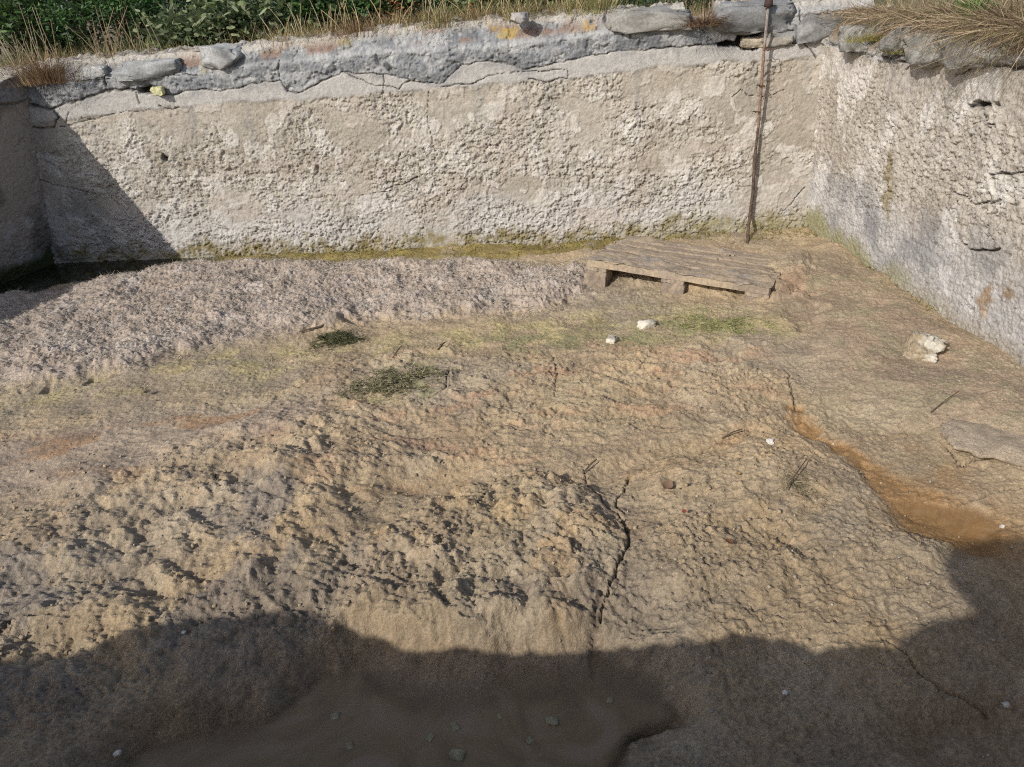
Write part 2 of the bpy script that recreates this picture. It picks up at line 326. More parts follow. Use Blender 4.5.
W3 = water_mat('gutter_water', (.02, .02, .012), (.05, .045, .025), 4)
bx = gp((180, 640), (700, 640), (100, 767), (700, 790))
water('puddle', W1, -1.45, .80, .2, 1.62, -.046, .065)
p = G(925, 490)
water('rill_water', W2, p[0]-.95, p[0]+.5, p[1]-.6, p[1]+.9, -.022, .05)
wz = None
water('gutter_water', W3, -4.5, -1.4, 3.6, 5.7, -.045, .03)

# ================================================================== WALLS
def build_wall(name, A0, B0, A1, B1, du, dz, fn, label, ext=(0, 0), zbot=-.22, depth=.34, inward=None):
    """A0,B0 base points, A1,B1 points at height H.  fn(u,z)->disp,color ; fn.top(u)"""
    A0, B0, A1, B1 = [np.array(q, float) for q in (A0, B0, A1, B1)]
    Lh = np.linalg.norm((B0-A0)[:2]); d = (B0-A0)/Lh; n = np.array([d[1], -d[0], 0]); n /= np.linalg.norm(n)
    if np.dot(inward-A0, n) < 0: n = -n
    u = np.arange(-ext[0], Lh+ext[1], du); top = fn.top(u)
    nz_ = int(1.5/dz); nt = int(depth/.012); nb = 6
    t = np.linspace(0, 1, nz_)
    Uv = np.broadcast_to(u, (nz_, len(u))); Zv = np.minimum(zbot+(top.max()-zbot)*t[:, None], top[None, :])
    D, K = fn(Uv, Zv)
    sw = Uv/Lh
    base = A0[None, None]+(B0-A0)*sw[..., None]; tp = A1[None, None]+(B1-A1)*sw[..., None]
    lean = (tp-base); lean[..., 2] = 0
    P = base+lean*(Zv/H)[..., None]; P[..., 2] = Zv; P += n*D[..., None]
    # top surface
    s = (np.arange(1, nt+1)/nt)[:, None]
    Ut = np.broadcast_to(u, (nt, len(u)))
    back = P[-1][None]-n*(s*depth)[..., None]
    zt = .035*billow(Ut, s*depth+9, 9, 3, 31)-.008 - .25*np.maximum(s-.8, 0)
    back[..., 2] += zt*np.minimum(s*8, 1)
    Kt = cmix(np.broadcast_to(c3(.38, .35, .30), Ut.shape+(3,)), c3(.20, .16, .11), ss(-.1, .5, fbm(Ut, s*depth, 7, 3, 12)))
    lo = back[-1:].copy(); lo[..., 2] = -.1; Kl = Kt[-1:]
    P = np.concatenate([P, back, lo]); K = np.concatenate([K, Kt, Kl])
    fl = np.dot(np.cross((B0-A0), (0, 0, 1)), n) < 0
    o = mesh_np(name, P, gridfaces(P.shape[0], P.shape[1], None, fl), M_wall, K)
    tag(o, label, 'wall'); return n, d, Lh
def uvof(A0, B0, A1, B1):
    A0, B0, A1, B1 = [np.array(q, float) for q in (A0, B0, A1, B1)]
    Lh = np.linalg.norm((B0-A0)[:2]); mid0 = (A0+B0)/2; mid1 = (A1+B1)/2; d = (B0-A0)/Lh
    lean = mid1-mid0; lean -= d*np.dot(lean[:2], d[:2]); 
    n = np.cross(d, lean); n /= np.linalg.norm(n)
    def f(px, py):
        p = PL(px, py, A0, n); z = p[2]; q = p-lean*(z/H); return np.dot((q-A0)[:2], d[:2]), z
    return f
# shear-free tops so that the survey of points on a wall stays exact
db = (BR-BL)/np.linalg.norm(BR-BL); nb_ = np.array([db[1], -db[0], 0])
BT_L = BL+np.array([0, .06, H])-0*nb_; BT_R = BR+np.array([0, .06, H])
uvB = uvof(BL, BR, BT_L, BT_R)
def cur(f, pts):
    q = np.array([f(*p) for p in pts]); o = np.argsort(q[:, 0]); return q[o, 0], q[o, 1]
zc_u, zc_z = cur(uvB, [(-60, 118), (0, 108), (30, 104), (52, 108), (66, 103), (90, 97), (108, 90), (135, 89), (170, 95), (200, 90), (235, 88), (262, 82), (282, 80), (288, 92), (302, 93), (318, 82), (345, 72), (385, 74), (405, 78), (430, 84), (445, 82), (462, 66), (480, 60), (500, 61), (515, 65), (526, 70), (545, 65), (580, 58), (600, 54), (625, 50), (655, 49), (690, 46), (722, 45), (735, 44), (744, 34), (760, 32), (780, 27), (792, 28), (802, 38), (830, 38), (900, 30)])
zh_u, zh_z = cur(uvB, [(-60, 85), (30, 82), (100, 76), (160, 78), (250, 66), (350, 55), (420, 50), (483, 47), (540, 42), (600, 34), (700, 24), (800, 12), (900, 4)])
zt_u, zt_z = cur(uvB, [(-60, 80), (0, 72), (60, 62), (120, 57), (190, 52), (260, 44), (340, 36), (380, 30), (440, 24), (500, 19), (560, 16), (612, 10), (650, 10), (687, 7), (689, 21), (720, 21), (722, 4), (800, 2), (860, -4), (920, -10)])
zb_u, zb_z = cur(uvB, [(-60, 135), (40, 122), (120, 112), (230, 102), (300, 100), (390, 92), (460, 86), (560, 80), (650, 68), (760, 60), (830, 55)])
def W(u, z, cx): # jitter helper
    return u+.010*fbm(u, z, 11, 3, cx), z+.010*fbm(u, z, 11, 3, cx+5)
def holes(u, z, lst, f):
    m = 0
    for (a, b, ra, rb) in lst:
        cu, cz_ = f(a, b); m = np.maximum(m, ss(1.2, .75, np.sqrt(((u-cu)/ra)**2+((z-cz_)/rb)**2)+.35*fbm(u, z, 22, 3, 3)))
    return m
def rough_plaster(u, z, amp, s):
    c1 = crumb(u*.9, z*1.15, 13, 5, s, .64, .55, 4.5, .8); c2 = crumb(u, z*1.1, 34, 4, s+30, .66, .6, 4, .8); c = fbm(u, z, 90, 2, s+4)
    pit = ss(.15, .6, fbm(u+.012*fbm(u, z, 30, 3, s+5), z+.012*fbm(u, z, 30, 3, s+6), 30, 4, s+6, .65))
    return amp*(.0070*c1+.0055*c2+.0016*c-.012*pit), pit
def back_fn(u, z):
    u = u.astype(F32); z = z.astype(F32)
    zc = np.interp(u, zc_u, zc_z)+.011*fbm(u, u*0, 12, 5, 4, .6); zh = np.interp(u, zh_u, zh_z)+.006*fbm(u, u*0, 3, 3, 8); zb = np.interp(u, zb_u, zb_z)+.012*fbm(u, u*0+4, 5, 3, 9)
    D = np.zeros_like(u)
    above = ss(-.004, .006, z-zc); band = ss(-.015, .012, z-zb)*(1-above); low = 1-ss(-.015, .012, z-zb)
    D += above*(.006+.012*ss(0, .07, z-zc)-.6*np.maximum(z-zh, 0))
    D += band*.008
    ra = ss(-.35, .35, fbm(u, z*1.6, 1.6, 3, 14)+.35*ss(.55, .25, z)-.25*ss(.65, .9, z))
    for (px, py, r) in ((680, 130, .45), (520, 140, .4), (130, 150, .5), (300, 170, .7), (430, 200, .6)):
        a, b = uvB(px, py); ra = np.maximum(ra, .9*ss(r, 0, np.hypot(u-a, (z-b)*2)+.2*fbm(u, z, 5, 3, 3)))
    for (px, py, r) in ((760, 110, .35), (770, 180, .35), (600, 210, .2)):
        a, b = uvB(px, py); ra *= mix(.45, 1, ss(0, r, np.hypot(u-a, z-b)))
    rp, pit = rough_plaster(u, z, 1.0*low*(.18+.85*ra), 200)
    D += rp + low*(.006*fbm(u, z, 3, 3, 17)) + .0018*fbm(u, z, 45, 3, 18)
    # flakes of a lost coat
    fl = ss(.22, .27, fbm(u, z, 5.5, 4, 22)); fl2 = ss(.05, .09, fbm(u*1.2, z*1.6, 9, 4, 25))*ra
    D += low*(.005*fl+.004*fl2)
    D += above*(.006*crumb(u, z, 9, 6, 26, .62, .5, 4, .8)+.003*fbm(u, z, 60, 3, 27)-.010*ss(.25, .6, fbm(u, z*1.4, 12, 4, 28, .6)))
    crk = np.zeros_like(u)
    ju, jz = W(u, z, 61)
    for pts, w in (([(30, 104), (52, 109), (66, 103), (90, 97), (108, 90), (135, 89)], .010), ([(165, 95), (200, 90), (235, 88), (262, 82), (282, 80), (288, 92), (302, 93), (318, 82), (345, 72), (385, 74), (405, 78), (430, 84), (445, 82), (462, 66), (480, 60), (500, 61), (526, 70), (545, 65), (580, 58), (625, 50), (655, 49), (690, 46), (735, 44)], .0045),
                   ([(442, 86), (470, 84), (500, 73), (540, 71), (568, 70), (569, 78), (548, 81), (530, 79)], .003), ([(345, 72), (370, 84), (400, 88), (412, 80)], .0035), ([(384, 74), (384, 110)], .003), ([(281, 60), (281, 80)], .007), ([(-20, 122), (0, 125), (20, 123), (36, 127), (55, 127), (60, 118), (52, 108)], .006), ([(136, 90), (140, 103)], .006),
                   ([(160, 105), (172, 110), (180, 106)], .004), ([(733, 97), (741, 90), (748, 96), (765, 96)], .0022), ([(775, 93), (786, 90)], .003), ([(40, 180), (80, 190), (95, 195)], .003), ([(806, 186), (792, 203), (772, 222)], .0022), 
                   ([(100, 80), (150, 76), (200, 74)], .003), ([(722, 26), (722, 4)], .004), ([(108, 86), (104, 62)], .005), ([(205, 62), (215, 50), (190, 52)], .003), ([(687, 24), (700, 24), (712, 40)], .002), ([(800, 8), (804, 40), (818, 60)], .004), ([(70, 112), (66, 122)], .003), ([(155, 110), (120, 113), (60, 127)], .0022), ([(400, 152), (392, 190), (360, 196)], .002), ([(430, 90), (428, 120), (436, 150)], .0018), ([(385, 188), (405, 183), (418, 176)], .004)):
        d, t = segd(ju, jz, [uvB(*p) for p in pts]); ww = w*(.6+.8*np.abs(perlin(t*14, t*0, len(pts)))); crk = np.maximum(crk, ss(ww*1.5, ww*.4, d))
    D -= .022*crk*(.5+.8*np.abs(fbm(u, z, 18, 3, 8)))
    hl = holes(u, z, [(150, 90, .085, .022), (752, 40, .085, .05), (728, 44, .05, .018), (786, 37, .10, .034), (768, 42, .05, .02), (165, 158, .02, .03)], uvB)
    D -= .12*hl
    vr = u
    # colour
    K = np.broadcast_to(c3(.405, .365, .30), u.shape+(3,)).copy()
    K = cmix(K, c3(.315, .275, .215), ss(-.2, .5, fbm(u, z*1.4, 1.5, 6, 70, .6))*.8)
    K = cmix(K, c3(.56, .52, .455), ((fl*.6+fl2*.35)*low).clip(0, .7))
    K = cmix(K, c3(.47, .45, .42), ss(.45, .1, z+.12*fbm(u, z, 3, 3, 7))*.55)
    K = cmix(K, c3(.38, .315, .25), ss(.1, .5, fbm(u, z*2, 2.3, 4, 71))*.4*low)
    K = cmix(K, K*np.array([.74, .70, .64], F32), pit*ra*.55*low)
    K = cmix(K, c3(.36, .31, .24), low*ss(.82, .98, z)*.5)
    K = cmix(K, cmix(np.broadcast_to(c3(.40, .38, .345), u.shape+(3,)), c3(.27, .262, .25), ss(-.2, .5, fbm(u, z*1.5, 3.5, 5, 571, .6))*ss(-.07, .0, z-zc)), band*.85)
    grey = cmix(np.broadcast_to(c3(.21, .215, .217), u.shape+(3,)), c3(.33, .325, .31), ss(-.2, .5, fbm(u, z, 6, 4, 72)))
    grey = cmix(grey, c3(.12, .12, .12), ss(.0, .6, fbm(u*1.0, z*1.6, 4, 5, 73, .62))*.6); grey = cmix(grey, c3(.42, .41, .385), ss(.2, .55, fbm(u, z*1.2, 11, 5, 573, .62))*.6)
    grey = cmix(grey, c3(.40, .395, .375), ss(.03, .0, np.abs(z-zh))*.5)  # highlight along the curb's bulge, painted as a lighter line
    up = ss(.01, .05, z-zh)
    moss = ss(-.15, .3, fbm(u, z*1.5, 5, 4, 74))
    top_d = ss(.07, .0, np.interp(u, zt_u, zt_z)-z)
    grey = cmix(grey, c3(.21, .135, .095), up*moss*.85*ss(4.2, 3.6, u)*ss(.5, 1.3, u)); grey = cmix(grey, c3(.46, .42, .35), top_d*.75)
    K = cmix(K, grey, above)
    for (px, py, r, c) in ((508, 30, .085, (.40, .28, .06)), (590, 26, .06, (.40, .25, .06)), (205, 64, .07, (.38, .32, .18)), (660, 14, .09, (.48, .33, .12)), (672, 18, .06, (.42, .36, .14)), (345, 42, .06, (.26, .2, .05))):
        a, b = uvB(px, py); K = cmix(K, c3(*c), ss(1, .3, np.hypot(u-a, (z-b)*1.6)/r+1.1*fbm(u, z, 18, 4, 3))*.6)
    for (px, py, w_, h_) in ((606, 18, .012, .05), (616, 14, .012, .05), (624, 28, .012, .07), (631, 32, .012, .07), (378, 60, .015, .07), (388, 66, .02, .05), (86, 87, .02, .025), (612, 26, .01, .04)):
        a, b = uvB(px, py); K = cmix(K, c3(.035, .035, .04), ss(1.1, .7, np.sqrt(((u-a)/w_)**2+((z-b)/h_*1.6)**2)+.4*fbm(u, z, 25, 3, 3))*.8)
    # damp run-off streaks from the crest
    st = ss(.1, .7, perlin(u*9, z*.8, 75)+.4*perlin(u*30, z*2, 76))*ss(.45, .95, z)*low
    K = cmix(K, c3(.27, .25, .215), st*.6)
    gd = ss(.09, .0, z+.06*fbm(u, z*0, 4, 4, 77)+.05*fbm(u, z, 14, 3, 79)-.05*ss(3.6, 4.8, u))
    K = cmix(K, c3(.22, .18, .085), gd*(.45+.5*ss(-.2, .3, fbm(u, z, 12, 4, 83))))
    K = cmix(K, c3(.29, .265, .16), ss(.16, .03, z+.1*fbm(u, z, 6, 4, 78, .6))*ss(4.0, 4.9, u)*.5)
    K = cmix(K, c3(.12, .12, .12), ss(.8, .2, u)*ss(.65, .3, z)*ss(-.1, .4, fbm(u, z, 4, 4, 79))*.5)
    K = cmix(K, c3(.07, .06, .05), (crk*(.45+.6*ss(-.3, .3, fbm(u, z, 9, 3, 88)))+hl*.9).clip(0, .95))
    K *= (1+.12*fbm(u, z, 26, 3, 81))[..., None]*np.array([.95, .962, .99], F32)
    return D, K
back_fn.top = lambda u: np.interp(u, zt_u, zt_z)+.006*fbm(u, u*0+2, 12, 3, 12)
CEN = np.array([-.4, 2.5, 0])
nB, dB, LB = build_wall('plaster_wall', BL, BR, BT_L, BT_R, .0052, .0052, back_fn, 'long crumbling plaster wall with grey cracked crest behind the wooden pallet', ext=(.5, .25), inward=CEN)
# right wall
RT0 = BR+np.array([.0, .03, H]); T1x = T1.copy(); dr = (R1-BR)/np.linalg.norm(R1-BR)
nr_ = np.array([-dr[1], dr[0], 0]); nr_ = nr_ if np.dot(CEN-BR, nr_) > 0 else -nr_
off = np.dot((T1-R1)[:2], nr_[:2]); print('right lean', off, 'left', TL-BL, 'sunfoot', G(168, 250)-BL, 'BL', BL, 'BR', BR, 'R1', R1)
off = min(max(off, -.12), .02)
RT0 = BR+nr_*off+np.array([0, 0, H]); RT1 = R1+nr_*off+np.array([0, 0, H])
uvR = uvof(BR, R1, RT0, RT1)
rc_u, rc_z = cur(uvR, [(818, 42), (850, 52), (880, 60), (915, 62), (935, 55), (950, 60), (975, 52), (992, 65), (1024, 68), (1060, 70)])
rt_u, rt_z = cur(uvR, [(818, 14), (850, 22), (900, 34), (940, 32), (990, 36), (1024, 40), (1060, 44)])
def right_fn(u, z):
    u = u.astype(F32); z = z.astype(F32)
    zc = np.interp(u, rc_u, rc_z)+.008*perlin(u*30, u*0, 4)
    above = ss(-.006, .008, z-zc); low = 1-above
    ra = .55+.45*ss(.0, .8, u+.5*fbm(u, z, 3, 3, 3)); ra = ra*ss(1.05, .8, z+.1*fbm(u, z, 3, 3, 8))*.9+.2
    ra *= mix(.5, 1, ss(.3, .8, u*.4+.9-z*.2+0*z)); ra = ra*mix(.4, 1., ss(.08, .4, z-.25*ss(0, 2, u)+.12*fbm(u, z, 4, 3, 5)))
    rp, pit = rough_plaster(u, z, 1.0*ra*low, 300)
    D = rp+.004*fbm(u, z, 4, 3, 31)+.0022*fbm(u, z, 40, 3, 18)
    lump = billow(u*1.0+.05*perlin(u*8, z*8, 3), z*1.3, 7, 4, 32)
    D += above*(-.004+.05*(lump-.5)+.022*crumb(u, z, 8, 6, 332, .66, .6, 4, .85)-.9*np.maximum(z-zc-.03, 0))
    vr = np.abs(perlin(u*16+2*perlin(u*3, z*3, 2), z*5, 33)); D += .010*vr*ss(.7, 1.0, z)*low
    crk = np.zeros_like(u); ju, jz = W(u, z, 71)
    for pts, w in (([(820, 55), (818, 90), (806, 125), (800, 146)], .004), ([(900, 62), (915, 62), (935, 55), (950, 60), (975, 52), (992, 65), (1024, 68), (1060, 70)], .007), ([(968, 107), (978, 102), (990, 103)], .012), ([(955, 75), (975, 68), (985, 52)], .004), ([(880, 48), (890, 66)], .010), ([(898, 88), (904, 70), (915, 60)], .004), ([(950, 190), (975, 205), (1000, 200)], .004), ([(958, 240), (975, 252), (1000, 250)], .006), ([(990, 175), (1024, 172)], .004), ([(996, 130), (985, 118), (978, 104)], .003)):
        d, t = segd(ju, jz, [uvR(*p) for p in pts]); ww = w*(.6+.8*np.abs(perlin(t*14, t*0, len(pts)))); crk = np.maximum(crk, ss(ww*1.5, ww*.4, d))
    hl = holes(u, z, [(978, 104, .03, .018), (997, 105, .02, .012), (962, 52, .05, .02), (880, 50, .03, .03)], uvR)
    D -= .03*crk+.05*hl
    K = np.broadcast_to(c3(.43, .385, .32), u.shape+(3,)).copy()
    K = cmix(K, c3(.34, .295, .235), ss(-.1, .6, fbm(u, z, 1.6, 4, 170))*.7)
    K = cmix(K, c3(.60, .56, .50), ss(.1, .45, fbm(u, z*.6, 4.5, 4, 171))*.7)
    K = cmix(K, c3(.46, .46, .46), ss(.5, .2, z)*.5)
    K = cmix(K, c3(.23, .225, .22), ss(-.05, .5, fbm(u, z, 3.4, 4, 172)+.2)*ss(.6, .3, z)*ss(.0, .15, z)*.6)
    K = cmix(K, K*np.array([.66, .60, .54], F32), pit*.6*low)
    K = cmix(K, cmix(np.broadcast_to(c3(.24, .23, .215), u.shape+(3,)), c3(.42, .40, .37), ss(-.2, .5, fbm(u, z, 7, 5, 173, .62))), above); K = cmix(K, c3(.22, .165, .10), above*ss(.02, .09, z-zc+.05*fbm(u, z, 9, 4, 174))*.9)
    st = ss(.1, .7, perlin(u*8, z*.8, 175)+.4*perlin(u*26, z*2, 176))*ss(.5, 1.0, z)
    K = cmix(K, c3(.28, .26, .23), st*.5)
    for (px, py, rx, rz, c) in ((888, 165, .04, .12, (.19, .14, .06)), (888, 200, .05, .10, (.22, .17, .08)), (985, 300, .05, .07, (.26, .15, .06)), (1008, 292, .04, .06, (.24, .14, .06)), (868, 222, .09, .06, (.24, .23, .23))):
        a, b = uvR(px, py); K = cmix(K, c3(*c), ss(1.15, .5, np.sqrt(((u-a)/rx)**2+((z-b)/rz)**2)+.6*fbm(u, z, 14, 3, 3))*.7)
    gd = ss(.13, .02, z+.07*fbm(u, z*0, 4, 4, 77)-.05*ss(.9, .2, u)); K = cmix(K, c3(.24, .22, .10), gd*.8*ss(1.9, .7, u)); K = cmix(K, c3(.30, .25, .18), gd*.7*ss(.7, 1.9, u))
    K = cmix(K, c3(.06, .05, .045), (crk*.85+hl*.9).clip(0, .95))
    K *= (1+.13*fbm(u, z, 26, 3, 181))[..., None]*np.array([.95, .962, .99], F32)
    return D, K
right_fn.top = lambda u: np.interp(u, rt_u, rt_z)+.02*fbm(u, u*0+2, 6, 4, 12)
LR = np.linalg.norm(R1-BR)
nR, dR, _ = build_wall('plaster_wall', BR, R1, RT0, RT1, .0045, .0048, right_fn, 'pitted whitish plaster wall on the right with dry grass hanging over its top', ext=(.12, 1.7), inward=CEN)
# left wall (in its own shade), leaning slightly into the basin
LD = np.array([-.36, -.93, 0]); LD /= np.linalg.norm(LD)
def plain_fn(u, z):
    u = u.astype(F32); z = z.astype(F32)
    ra = ss(-.3, .4, fbm(u, z, 2, 3, 43)); rp, pit = rough_plaster(u, z, 1.0*(.3+ra), 400)
    above = ss(1.05, 1.07, z+.012*fbm(u, u*0, 7, 3, 4))
    D = rp+above*.02+.006*fbm(u, z, 4, 3, 44)-.02*ss(.006, .002, np.abs(z-1.055+.02*fbm(u, u*0, 6, 3, 5)))
    K = np.broadcast_to(c3(.34, .30, .26), u.shape+(3,)).copy(); K = cmix(K, c3(.50, .50, .50), ss(.0, .5, fbm(u, z, 4, 4, 45))*ss(.5, .1, z)*.8); K = cmix(K, c3(.13, .11, .09), ss(.05, .5, fbm(u, z, 3, 4, 46))*.6)  # plaster toned like plaster in shade: the shade is put into its colour
    K = cmix(K, c3(.24, .235, .23), above); K = cmix(K, c3(.05, .06, .025), ss(.16, .0, z+.06*fbm(u, z, 5, 3, 47)))
    return D, K
plain_fn.top = lambda u: 1.19+.02*fbm(u, u*0+7, 5, 3, 12)
def near_fn(u, z): return plain_fn(u, z)
_nr = []
for _p in ((-60, 668), (0, 657), (60, 654), (113, 648), (180, 625), (253, 611), (325, 607), (350, 622), (384, 645), (430, 650), (520, 655), (600, 655), (640, 646), (680, 640), (740, 630), (800, 640), (880, 645), (930, 650), (1100, 655)):
    _g = G(*_p); _k = (_g[1]-.12)/SUN[1]; _nr.append((_g[0]-SUN[0]*_k+4.9, _k))
_nr = np.array(_nr); print('near rim', _nr.round(2).tolist())
near_fn.top = lambda u: np.interp(u, _nr[:, 0], _nr[:, 1])+.018*fbm(u, u*0+9, 7, 5, 12, .6)
LB0 = BL; LB1 = BL+LD*5.2
TLx = TL-nB*0; shift = np.array([(TL[0]-BL[0])*.72, 0, H])
build_wall('plaster_wall', BL, LB1, BL+shift, LB1+shift, .007, .006, plain_fn, 'shaded plaster wall end at the left edge beside the dark water', ext=(.1, 0), inward=CEN)
NW0 = np.array([-4.9, .12, 0]); NW1 = np.array([3.4, .12, 0])
build_wall('plaster_wall', NW0, NW1, NW0+np.array([0, -.02, H]), NW1+np.array([0, -.02, H]), .014, .014, near_fn, 'near plaster wall under the viewer whose crest shades the puddle', ext=(0, 0), inward=CEN)

# ================================================================== GROUND around the basin
def ring():
    inner = [BL+np.array([-.3, .32, 0]), BR+np.array([.35, .32, 0]), R1+dr*1.7-nr_*.3, np.array([3.4, -.2, 0]), np.array([-5.1, -.2, 0]), LB1+np.array([-.3, 0, 0])]
    inner = np.array(inner)[:, :2]; c = inner.mean(0); V = []; nseg = 240; rings = [0, .15, .4, .8, 1.4, 2.2, 3.5, 6, 12, 30, 80, 250, 700]
    per = []
    m = len(inner); L = [np.linalg.norm(inner[(i+1) % m]-inner[i]) for i in range(m)]; tot = sum(L)
    for k in range(nseg):
        s = tot*k/nseg; i = 0
        while s > L[i]: s -= L[i]; i = (i+1) % m
        per.append(inner[i]+(inner[(i+1) % m]-inner[i])*s/L[i])
    per = np.array(per); out = per-c; out /= np.linalg.norm(out, axis=1)[:, None]
    for r in rings:
        q = per+out*r; z = 1.10+.05*fbm(q[:, 0], q[:, 1], 1.2, 4, 3)+min(r, 6)*.012; z = z+.0*r
        if r > 3: z = z+.6*(1-math.exp(-(r-3)/40))*(1+fbm(q[:, 0], q[:, 1], .05, 3, 5))
        V.append(np.column_stack([q, z]))
    V = np.array(V); i = np.arange(len(rings)*nseg).reshape(len(rings), nseg); j = np.roll(i, -1, 1)
    Fc = np.stack([i[:-1], j[:-1], j[1:], i[1:]], -1).reshape(-1, 4)
    n1 = fbm(V[..., 0], V[..., 1], 1.5, 4, 9)
    K = cmix(np.broadcast_to(c3(.17, .13, .08), n1.shape+(3,)), c3(.05, .07, .025), ss(-.2, .4, n1))
    tag(mesh_np('ground', V, Fc, M_mud, K, {'wet': np.zeros(len(rings)*nseg)}), kind='structure')
ring()

# ================================================================== SMALL BUILDERS
def icos(n=2):
    import bmesh
    b = bmesh.new(); bmesh.ops.create_icosphere(b, subdivisions=n, radius=1); V = np.array([v.co[:] for v in b.verts]); Fc = np.array([[v.index for v in f.verts] for f in b.faces]); b.free(); return V, Fc
ICO = {n: icos(n) for n in (1, 2, 3, 4, 5)}
def rock_arr(size, seed, n=4, angular=.5, rough=.12):
    V, Fc = ICO[n]; V = np.clip(V*1.9, -1, 1); r = np.random.default_rng(seed)
    for _ in range(12):                        # knock flat facets off
        d = r.normal(size=3); d /= np.linalg.norm(d); lim = r.uniform(.92, 1.3)
        k = V@d; m = k > lim; V[m] -= np.outer((k[m]-lim)*(.75+angular*.25), d)
    a = fbm(V[:, 0]*1.0+seed, V[:, 1]+V[:, 2]*1.3, 2.0, 4, seed); b = fbm(V[:, 0]+V[:, 2]*.9, V[:, 1]-V[:, 2]+seed, 6.0, 3, seed+1)
    c = crumb(V[:, 0]+V[:, 2]*.8+seed, V[:, 1]-V[:, 2]*.7, 2.2, 5, seed+3, .6, .4, 4, .8); V = V*(1+rough*a+rough*.35*b+rough*.55*c)[:, None]
    return V*np.array(size), Fc
def rock(name, loc, size, rz, seed, c, label, cat='stone', group=None, n=4, tilt=(0, 0), c2=None, parent=None, **k):
    V, Fc = rock_arr(size, seed, n, **k)
    R = (Matrix.Rotation(rz, 3, 'Z') @ Matrix.Rotation(tilt[0], 3, 'X') @ Matrix.Rotation(tilt[1], 3, 'Y')); V = V@np.array(R).T
    t = ss(-.3, .5, fbm(V[:, 0], V[:, 1]+V[:, 2], 9, 4, seed)); K = cmix(np.broadcast_to(c3(*c), (len(V), 3)), c3(*(c2 or [q*.6 for q in c])), t)
    o = mesh_np(name, V, Fc, M_rock, K, parent=parent); o.location = [float(q) for q in loc]
    if label: tag(o, label, cat, group)
    return o
def tube_arr(pts, rad, n=8):
    pts = np.array(pts, float); m = len(pts); rad = np.broadcast_to(np.array(rad, float), (m,)); V = []; Fc = []
    for i in range(m):
        t = pts[min(i+1, m-1)]-pts[max(i-1, 0)]; t /= np.linalg.norm(t)+1e-9
        a = np.cross(t, (0, 0, 1) if abs(t[2]) < .9 else (1, 0, 0)); a /= np.linalg.norm(a); b = np.cross(t, a)
        for k in range(n): th = 2*pi*k/n; V.append(pts[i]+rad[i]*(cos(th)*a+sin(th)*b))
    for i in range(m-1):
        for k in range(n): Fc.append((i*n+k, i*n+(k+1) % n, (i+1)*n+(k+1) % n, (i+1)*n+k))
    return np.array(V), Fc
def tube(name, pts, rad, m, parent=None, n=8, cols=None):
    V, Fc = tube_arr(pts, rad, n); k = len(V); Fc = [list(f) for f in Fc]+[list(range(n))[::-1], list(range(k-n, k))]
    return mesh_py(name, V, Fc, m, parent, True, cols)
def strips(name, P, T, Nn, L_, w, cols, m, parent=None, seg=3, droop=None, taper=True):
    """many ribbons at once: P base, T direction, Nn bend direction, L_ length, w width, cols (n,3)"""
    n = len(P); V = np.zeros((n, seg+1, 2, 3)); T = T/np.linalg.norm(T, axis=1)[:, None]
    side = np.cross(T, Nn); side /= np.linalg.norm(side, axis=1)[:, None]+1e-9
    dr_ = np.zeros(n) if droop is None else droop
    for s in range(seg+1):
        f = s/seg; c = P+T*(L_*f)[:, None]+Nn*(dr_*L_*f*f)[:, None]; ww = w*((1-f*.85) if taper else math.sin(pi*(.12+.80*f)))
        V[:, s, 0] = c-side*ww[:, None]/2; V[:, s, 1] = c+side*ww[:, None]/2
    base = (np.arange(n)*(seg+1)*2)[:, None]; Fc = []
    for s in range(seg): Fc.append(base+np.array([2*s, 2*s+1, 2*s+3, 2*s+2])[None])
    Fc = np.stack(Fc, 1).reshape(-1, 4); K = np.repeat(cols, (seg+1)*2, axis=0)
    return mesh_np(name, V.reshape(-1, 3), Fc, m, K, smooth=False, parent=parent)
def pick(pal, n): pal = np.array(pal, F32); return pal[RNG.integers(0, len(pal), n)]*RNG.uniform(.75, 1.2, (n, 1)).astype(F32)
def rdir(n, up=0): d = RNG.normal(size=(n, 3)); d[:, 2] = np.abs(d[:, 2])*up+d[:, 2]*(1-min(up, 1)); return d/np.linalg.norm(d, axis=1)[:, None]

# ---- fibres of the dried mat, moss along the walls, grit
def scatter(poly, n, mask=None):
    pts = np.array(gp(*poly)); lo, hi = pts.min(0), pts.max(0); out = []
    q = RNG.uniform(lo, hi, (n, 2)); qx = q[:, 0]+.05*fbm(q[:, 0], q[:, 1], 3, 3, 4); qy = q[:, 1]+.05*fbm(q[:, 0], q[:, 1], 3, 3, 5)
    ok = polysd(qx, qy, pts) < 0; q = q[ok]
    i = np.clip(np.searchsorted(ys, q[:, 1])-1, 0, len(ys)-1); j = np.clip(np.searchsorted(xs, q[:, 0])-1, 0, len(xs)-1)
    return np.column_stack([q, Z[i, j]])
def strands(name, pts, L_, w, pal, m, up=.25, kind='stuff', parent=None, droop=.4):
    n = len(pts); T = rdir(n); T[:, 2] = np.abs(T[:, 2])*up; N_ = rdir(n); N_[:, 2] = np.abs(N_[:, 2])*.3
    o = strips(name, pts, T, N_, RNG.uniform(.4, 1.2, n)*L_, RNG.uniform(.6, 1.4, n)*w, pick(pal, n), m, droop=RNG.uniform(-droop, droop, n), parent=parent)
    return tag(o, kind=kind) if kind else o
